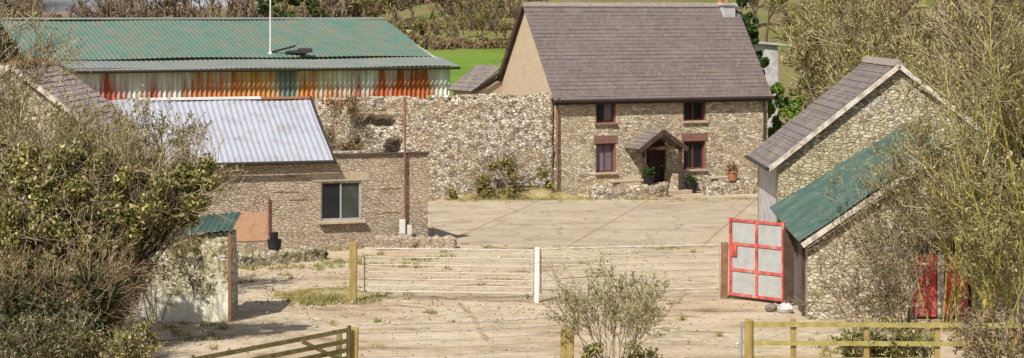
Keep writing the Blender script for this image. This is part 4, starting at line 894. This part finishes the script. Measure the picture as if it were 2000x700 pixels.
# skyline trees
plant('bare_tree', 'tall bare tree with dark trunk above the left of the green roof', 'tree', (*at(220, 190, h=0)[:2], -.1), 81, 10, 2, .05, 9, 6, 6, tr=.3, bark='bark_dark', twig='twig_far', minr=.03)
plant('bare_tree', 'slim bare tree on the skyline above the middle of green roof', 'tree', (*at(420, 190, h=0)[:2], -.1), 82, 9.5, 1, .05, 9, 6, 6, tr=.2, bark='bark_grey', twig='twig_far', minr=.03)
leafy('evergreen_tree', 'dark olive evergreen tree behind the white roof pole', 'tree', (*at(545, 165, h=0)[:2], 0), 83, [(0, 0, 8.2, 1.9, 1.5, 1.3), (1.8, 0, 8.9, 1.5, 1.2, .9), (-1.7, .2, 8.8, 1.2, 1, .9), (3.2, 0, 8.2, 1, 1, .8)], 8000, .09, 'leaf_dark', tr=.25, twig='twig_far_olive', ntw=500)
leafy('ivy_tree', 'tall narrow ivy-covered tree behind the right end of the farmhouse roof', 'tree', (*at(1478, 106, h=0)[:2], 0), 84, [(0, 0, 3, .7, .5, 3), (-.55, 0, 7.6, .6, .5, 1.4), (-.2, 0, 5.6, .6, .5, 1.5)], 14000, .06, 'leaf_dark', tr=.2)
leafy('green_bush', 'bright green rounded bush right of the farmhouse', 'bush', (*at(1528, 102, h=0)[:2], 0), 85, [(-.3, -1, 2.2, .6, .9, 1.7), (0, 0, 3.6, .9, 1, 1.0), (-.3, 0, 1.9, .9, .9, 1.3), (.5, 0, 2.6, .8, .8, 1.2)], 11000, .06, 'leaf_bright', tr=.15)
leafy('evergreen_bush', 'dark green bush behind the bright green bush', 'bush', (*at(1590, 112, h=0)[:2], 0), 86, [(-.9, 0, 4.0, 1.3, 1, 1.5), (.6, 0, 4.4, 1.3, 1, 1.4), (2.0, 0, 3.8, 1.3, 1, 1.5), (0, 0, 2, 2, 1, 1.6)], 12000, .07, 'leaf_dark', tr=.15, ntw=300)
leafy('round_bush', 'small green bush on the hillside above the green field', 'bush', (*at(803, 250, h=0)[:2], float(terrain_z(-11.7, 250))), 87, [(0, 0, 2.2, 1.6, 1.6, 1.9), (-.4, 0, 1, 1.3, 1.3, 1)], 2500, .14, 'leaf_ivy', tr=.2)
# little shed beyond
sh = thing('garden_shed', 'small pale shed with low white roof behind the bushes', 'shed', (*at(1508, 118, h=0)[:2], 0), R(15))
b = MB(); b.box(-.45, 0, 0, .35, 2, 6.3); b.build('wall', M['plaster_blue'], sh)
b = MB(); b.prism([(-.9, -.2, 6.303), (1.4, -.2, 6.1), (1.4, -.2, 6.22), (-.9, -.2, 6.43)], (0, 2.4, 0)); b.build('roof', M['galv'], sh)

# -- ivy mass at the left front
leafy('ivy_bush', 'big olive-green ivy-clad bush filling the left edge', 'bush', (-9.6, 50.5, 0), 1,
      [(-1.8, 0, 3.2, 1.5, 1.3, 1.3), (-.6, .3, 3.7, 1.1, 1.2, 1.2), (.7, .2, 3.4, 1.1, 1.1, 1.1), (1.7, .1, 3.65, .75, .8, .8), (-2.2, .4, 4.2, .8, .9, .7), (-.4, -.3, 2.0, 1.3, 1.2, 1.0), (-1.9, -.5, 1.6, 1.3, 1, 1.2), (.25, 0, 1.5, .6, .6, .8), (2.35, .3, 4.0, .4, .5, .5)],
      80000, .04, 'leaf_ivy', tr=.2, ntw=1800, twig='twig_mixed')
leafy('ivy_bush', 'darker ivy bush low at the bottom left', 'bush', (-9.9, 47.9, 0), 2, [(-1.0, 0, 1.2, 1.0, .9, .9), (.3, .1, 1.6, .8, .7, .7), (.6, 0, .8, .6, .6, .6)], 20000, .035, 'leaf_ivy_dark', tr=.12, ntw=700)
plant('bramble_shrub', 'tangled brown leafless bramble in the bottom left corner', 'shrub', (-9.9, 45.2, 0), 3, 1.7, 20, .7, 7, 6, 3, tr=.02, bark='bark_grey', twig='twig_mixed', minr=.007, leaf='leaf_ivy_dark', nleaf=5000, lsize=.032, parts=('stems', 'twigs'))
plant('bramble_shrub', 'greyish twiggy bramble beside the sandy ground at bottom left', 'shrub', (-8.55, 45.6, 0), 4, 1.35, 16, .6, 7, 6, 4, tr=.018, bark='bark_grey', twig='twig_mixed', minr=.005, leaf='leaf_ivy', nleaf=3500, lsize=.028, parts=('stems', 'twigs'))
plant('bare_tree', 'bare pale-twigged tree above the ivy at the top left corner', 'tree', (-12.7, 53, 0), 5, 8.2, 3, .18, 9, 8, 6, 2, tr=.08, bark='bark_grey', twig='twig_mixed', minr=.006, t0=.5, leaf='leaf_olive', nleaf=3000, lsize=.025)
plant('climbing_shrub', 'leafless grey-stemmed climber sprawling over the small whitewashed shed', 'shrub', (-9.0, 54.7, 0), 6, 2.4, 5, .35, 6, 6, 4, tr=.02, bark='bark_grey', twig='twig_mixed', minr=.006, leaf='leaf_olive', nleaf=1800, lsize=.025, t0=.5, parts=('stems', 'twigs'))
plant('bare_shrub', 'loose olive-twigged shrub growing against the long shed roof', 'shrub', (-9.9, 60.5, 0), 7, 5.2, 9, .2, 8, 7, 6, tr=.03, bark='bark_grey', twig='twig_mixed', minr=.006, leaf='leaf_olive', nleaf=6000, lsize=.03, t0=.4, parts=('stems', 'twigs'))
plant('bare_shrub', 'brown-twigged shrub in front of the slate roofed outbuilding', 'shrub', (-12.1, 57.5, 0), 27, 5.4, 9, .2, 8, 7, 6, tr=.035, bark='bark_grey', twig='twig_mixed', minr=.006, leaf='leaf_olive', nleaf=7000, lsize=.03, t0=.4, parts=('stems', 'twigs'))
# -- shrub at the bottom centre
plant('bare_shrub', 'thin bare shrub with grey-green twigs at the bottom centre', 'shrub', (at(1200, 46.8, h=0).x, 46.8, 0), 8, 2.5, 17, .42, 6, 5, 4, tr=.014, bark='bark_grey', twig='twig_willow', minr=.0045, leaf='leaf_olive', nleaf=1500, lsize=.022, parts=('stems', 'twigs'))
leafy('small_bush', 'small leafy olive bush growing against the stout wooden post', 'bush', (at(1165, 46.9, h=0).x, 46.9, 0), 9, [(0, 0, .35, .35, .3, .35), (.9, 0, .3, .4, .3, .3)], 1600, .03, 'leaf_ivy', tr=.03)
# -- willows and scrub at the right front
plant('willow_tree', 'yellow-green barked tree with fanning branches right of the red doors', 'tree', (at(1925, 51.5, h=0).x, 51.5, 0), 10, 9.0, 3, .16, 9, 7, 5, 1, tr=.12, bark='bark_yellow', twig='twig_willow', minr=.007, leaf='leaf_olive', nleaf=3000, lsize=.028, ang=.7, up=.09, t0=.15, lf=(.42, .5, .5), tsides=6)
plant('willow_shrub', 'tall upright olive-stemmed willow shrub at the far right edge', 'shrub', (at(2005, 50, h=0).x, 50, 0), 11, 9.0, 7, .1, 8, 6, 4, tr=.055, bark='bark_yellow', twig='twig_mixed', minr=.007, leaf='leaf_olive', nleaf=2500, lsize=.028, ang=.6, up=.1, t0=.15, lf=(.35, .5, .5), parts=('stems', 'twigs'))
plant('willow_shrub', 'slender willow shrub left of the red doors', 'shrub', (at(1730, 53.2, h=0).x, 53.2, 0), 12, 4.6, 6, .24, 5, 5, 4, tr=.02, bark='bark_grey', twig='twig_mixed', minr=.005, leaf='leaf_olive', nleaf=700, lsize=.025, ang=.6, up=.08, t0=.25, parts=('stems', 'twigs'))
plant('willow_shrub', 'grey-stemmed willow shrub standing right in front of the red doors', 'shrub', (at(1880, 52.8, h=0).x, 52.8, 0), 33, 5.4, 4, .16, 5, 5, 4, tr=.03, bark='bark_yellow', twig='twig_willow', minr=.006, leaf='leaf_olive', nleaf=1000, lsize=.025, ang=.6, up=.08, t0=.3, parts=('stems', 'twigs'))
plant('bramble_shrub', 'brown arching bramble against the front of the stone barn', 'shrub', (at(1680, 52.8, h=0).x, 52.8, 0), 13, 2.4, 11, .6, 6, 5, 3, tr=.016, bark='bark_grey', twig='twig_mixed', minr=.006, leaf='leaf_tan', nleaf=900, lsize=.025, parts=('stems', 'twigs'))
plant('bramble_shrub', 'low mossy bramble tangled in the rail fence', 'shrub', (at(1740, 48.3, h=0).x, 48.3, 0), 14, .95, 26, 1.2, 6, 6, 4, tr=.014, bark='bark_yellow', twig='twig_mixed', minr=.006, leaf='leaf_ivy', nleaf=4500, lsize=.03, parts=('stems', 'twigs'))
plant('bramble_shrub', 'brown bramble thicket in the bottom right corner', 'shrub', (at(1965, 47.2, h=0).x, 47.2, 0), 15, 1.7, 20, .8, 6, 6, 3, tr=.02, bark='bark_grey', twig='twig_mixed', minr=.007, leaf='leaf_tan', nleaf=2500, lsize=.03, parts=('stems', 'twigs'))
plant('bare_tree', 'large bare olive tree behind the barn roof ridge', 'tree', (at(1830, 76, h=0).x, 76, 0), 16, 10.0, 4, .15, 9, 7, 5, 2, tr=.1, bark='bark_yellow', twig='twig_willow', minr=.011, leaf='leaf_olive', nleaf=3500, lsize=.04, ang=.65, up=.09, t0=.2, lf=(.42, .5, .5))
plant('bare_tree', 'large bare brown tree behind the right slope of the barn', 'tree', (at(1960, 70, h=0).x, 70, 0), 17, 10.5, 4, .15, 9, 7, 5, 2, tr=.1, bark='bark_grey', twig='twig_mixed', minr=.011, leaf='leaf_tan', nleaf=4000, lsize=.04, ang=.65, up=.09, t0=.2, lf=(.42, .5, .5))
plant('bare_tree', 'bare olive tree between the farmhouse and barn roof', 'tree', (at(1650, 92, h=0).x, 92, 0), 18, 9.0, 4, .14, 8, 7, 5, 2, tr=.08, bark='bark_grey', twig='twig_mixed', minr=.013, leaf='leaf_olive', nleaf=5000, lsize=.05, ang=.65, up=.09, t0=.15, lf=(.42, .5, .5))
plant('bare_tree', 'bare brown tree on the right of the bright green bush', 'tree', (at(1585, 118, h=0).x, 118, 0), 28, 9.5, 4, .16, 8, 7, 6, 1, tr=.09, bark='bark_grey', twig='twig_far_olive', minr=.018, leaf='leaf_olive', nleaf=5000, lsize=.06, ang=.7, up=.08, t0=.15)
plant('bare_tree', 'rust-tinted bare tree behind the stone barn ridge', 'tree', (at(1720, 112, h=0).x, 112, 0), 29, 10.5, 4, .16, 8, 7, 6, 1, tr=.09, bark='bark_grey', twig='twig_far', minr=.018, leaf='leaf_tan', nleaf=6000, lsize=.06, ang=.7, up=.08, t0=.15)
plant('willow_shrub', 'tall pale-stemmed willow shrub hiding the right slope of the barn roof', 'shrub', (at(1835, 53.6, h=0).x, 53.6, 0), 41, 7.4, 6, .16, 5, 6, 3, tr=.03, bark='bark_yellow', twig='twig_willow', minr=.006, leaf='leaf_olive', nleaf=3000, lsize=.028, ang=.5, up=.1, t0=.25, lf=(.4, .5, .5), parts=('stems', 'twigs'))
plant('willow_shrub', 'open brownish willow shrub before the middle of the barn gable', 'shrub', (at(1765, 54.0, h=0).x, 54.0, 0), 42, 5.6, 7, .2, 6, 6, 4, tr=.022, bark='bark_grey', twig='twig_mixed', minr=.005, leaf='leaf_olive', nleaf=2200, lsize=.026, ang=.6, up=.08, t0=.3, lf=(.45, .5, .5), parts=('stems', 'twigs'))
plant('willow_shrub', 'many-stemmed mossy shrub between the red doors and right edge', 'shrub', (at(1950, 49.6, h=0).x, 49.6, 0), 43, 5.2, 9, .2, 5, 6, 3, tr=.03, bark='bark_yellow', twig='twig_willow', minr=.006, leaf='leaf_olive', nleaf=3500, lsize=.028, ang=.6, up=.08, t0=.2, lf=(.4, .5, .5), parts=('stems', 'twigs'))
plant('bare_tree', 'dense olive tree rising behind the left slope of the stone barn', 'tree', (at(1690, 78, h=0).x, 82, 0), 44, 9.0, 5, .15, 8, 7, 5, 2, tr=.08, bark='bark_grey', twig='twig_willow', minr=.012, leaf='leaf_olive', nleaf=6000, lsize=.045, ang=.65, up=.09, t0=.15, lf=(.42, .5, .5))
leafy('wall_ivy', 'brownish ivy over the left end of the ruined wall beside the tin roof', 'climber', (at(662, 89.8, h=0).x, 90.2, 0), 51, [(0, .1, 2.6, .9, .22, 1.4), (.2, .3, 3.9, 1.0, .4, .35), (-.5, 0, 3.2, .5, .2, .8)], 3600, .05, 'leaf_tan', tr=.05, ntw=350, twig='twig_mixed')
# climbers on the walls
leafy('wall_creeper', 'yellowish creeper scrambling up the foot of the ruined wall', 'climber', (at(985, 90.4, h=0).x, 91.6, 0), 19, [(-1.8, -.4, .4, 1.4, .25, .5), (0, 0, .8, 1.2, .25, .9), (1.5, .4, .5, .7, .25, .7)], 4200, .045, 'leaf_olive', tr=.05, ntw=200)

# -- grass and weeds in the yard: uncountable
def tufts(name, blobs, dens, h, m, seed):
    """blobs: photo column, distance, half width (px), half depth (m)"""
    r = np.random.default_rng(seed); XY = []
    for (x, d, wx, wd) in blobs:
        k = max(4, int(dens * wx * D2(d) * wd)); q = r.normal(0, .5, (k, 2)); XY.append(np.column_stack([(x + q[:, 0] * wx - 1000) * d / FP, d + q[:, 1] * wd]))
    c = np.concatenate(XY); nb = 16; XY = np.repeat(c, nb, 0) + r.normal(0, .05, (len(c) * nb, 2)); n = len(XY); hs = np.repeat(r.uniform(.3, 1.4, len(c)), nb)[:, None]
    P = np.column_stack([XY, np.zeros(n)]); d = norm(np.column_stack([r.normal(0, .55, (n, 2)), np.ones(n)])); L = h * hs * r.uniform(.5, 1.2, (n, 1)); s = norm(np.column_stack([r.normal(0, 1, (n, 2)), np.zeros(n)])) * .011
    V = np.stack([P - s, P + s, P + d * L], 1).reshape(-1, 3); tag(np_mesh(name, V, np.arange(3 * n).reshape(n, 3), m), None, 'grass', kind='stuff')
def D2(d): return d / FP
rg = random.Random(5); bl = []
for _ in range(46): bl.append((rg.uniform(840, 1490), rg.uniform(89.6, 91.4), rg.uniform(8, 45), rg.uniform(.2, .8)))
for _ in range(50): bl.append((rg.gauss(635, 45), rg.uniform(58.2, 61.2), rg.uniform(10, 35), rg.uniform(.3, .9)))
for _ in range(40): bl.append((rg.uniform(450, 900), rg.uniform(66, 72.6), rg.uniform(8, 40), rg.uniform(.2, .8)))
for _ in range(30): bl.append((rg.uniform(1590, 2050), rg.uniform(44, 54.5), rg.uniform(15, 50), rg.uniform(.4, 1.2)))
for _ in range(14): bl.append((rg.uniform(900, 1480), rg.uniform(72, 73.3), rg.uniform(5, 25), rg.uniform(.1, .3)))
for _ in range(30): bl.append((rg.uniform(300, 1440), rg.uniform(48, 72), rg.uniform(4, 16), rg.uniform(.1, .35)))
for _ in range(12): bl.append((rg.uniform(270, 450), rg.uniform(52, 54.6), rg.uniform(10, 30), rg.uniform(.2, .5)))
tufts('grass', bl, 42, .17, M['grass_blade'], 1)
# loose gravel and rubble bits over the yard
r = np.random.default_rng(9); n = 2800; D = r.uniform(46, 91, n); x = r.uniform(250, 1520, n); D[D > 72] = np.where(r.uniform(0, 1, (D > 72).sum()) < .75, r.uniform(46, 66, (D > 72).sum()), D[D > 72]); c = np.column_stack([(x - 1000) * D / FP, D, np.full(n, .02)]); c[(D > 72.5) & (x > 850), 2] = .08
near = r.uniform(0, 1, n) < .35; k = np.sum(near); j = r.integers(0, 14, n); hub = np.column_stack([r.uniform(-9, 5, 14), r.uniform(56, 73, 14)]); c[near, :2] = hub[j[near]] + r.normal(0, 1.0, (k, 2))
sz_ = r.uniform(.01, .04, (n, 1)) * (1 + (r.uniform(0, 1, (n, 1)) < .04) * 1.5); base = np.array([[1, 0, 0], [0, 1, 0], [-1, 0, 0], [0, -1, 0], [0, 0, .8], [0, 0, -.6]], float)
V = (c[:, None] + base[None] * sz_[:, None] * r.uniform(.6, 1.3, (n, 6, 1))).reshape(-1, 3); f = np.array([[0, 1, 4], [1, 2, 4], [2, 3, 4], [3, 0, 4], [1, 0, 5], [2, 1, 5], [3, 2, 5], [0, 3, 5]])
tag(np_mesh('gravel', V, (np.arange(n)[:, None, None] * 6 + f[None]).reshape(-1, 3), M['pebble']), None, 'gravel', kind='stuff')
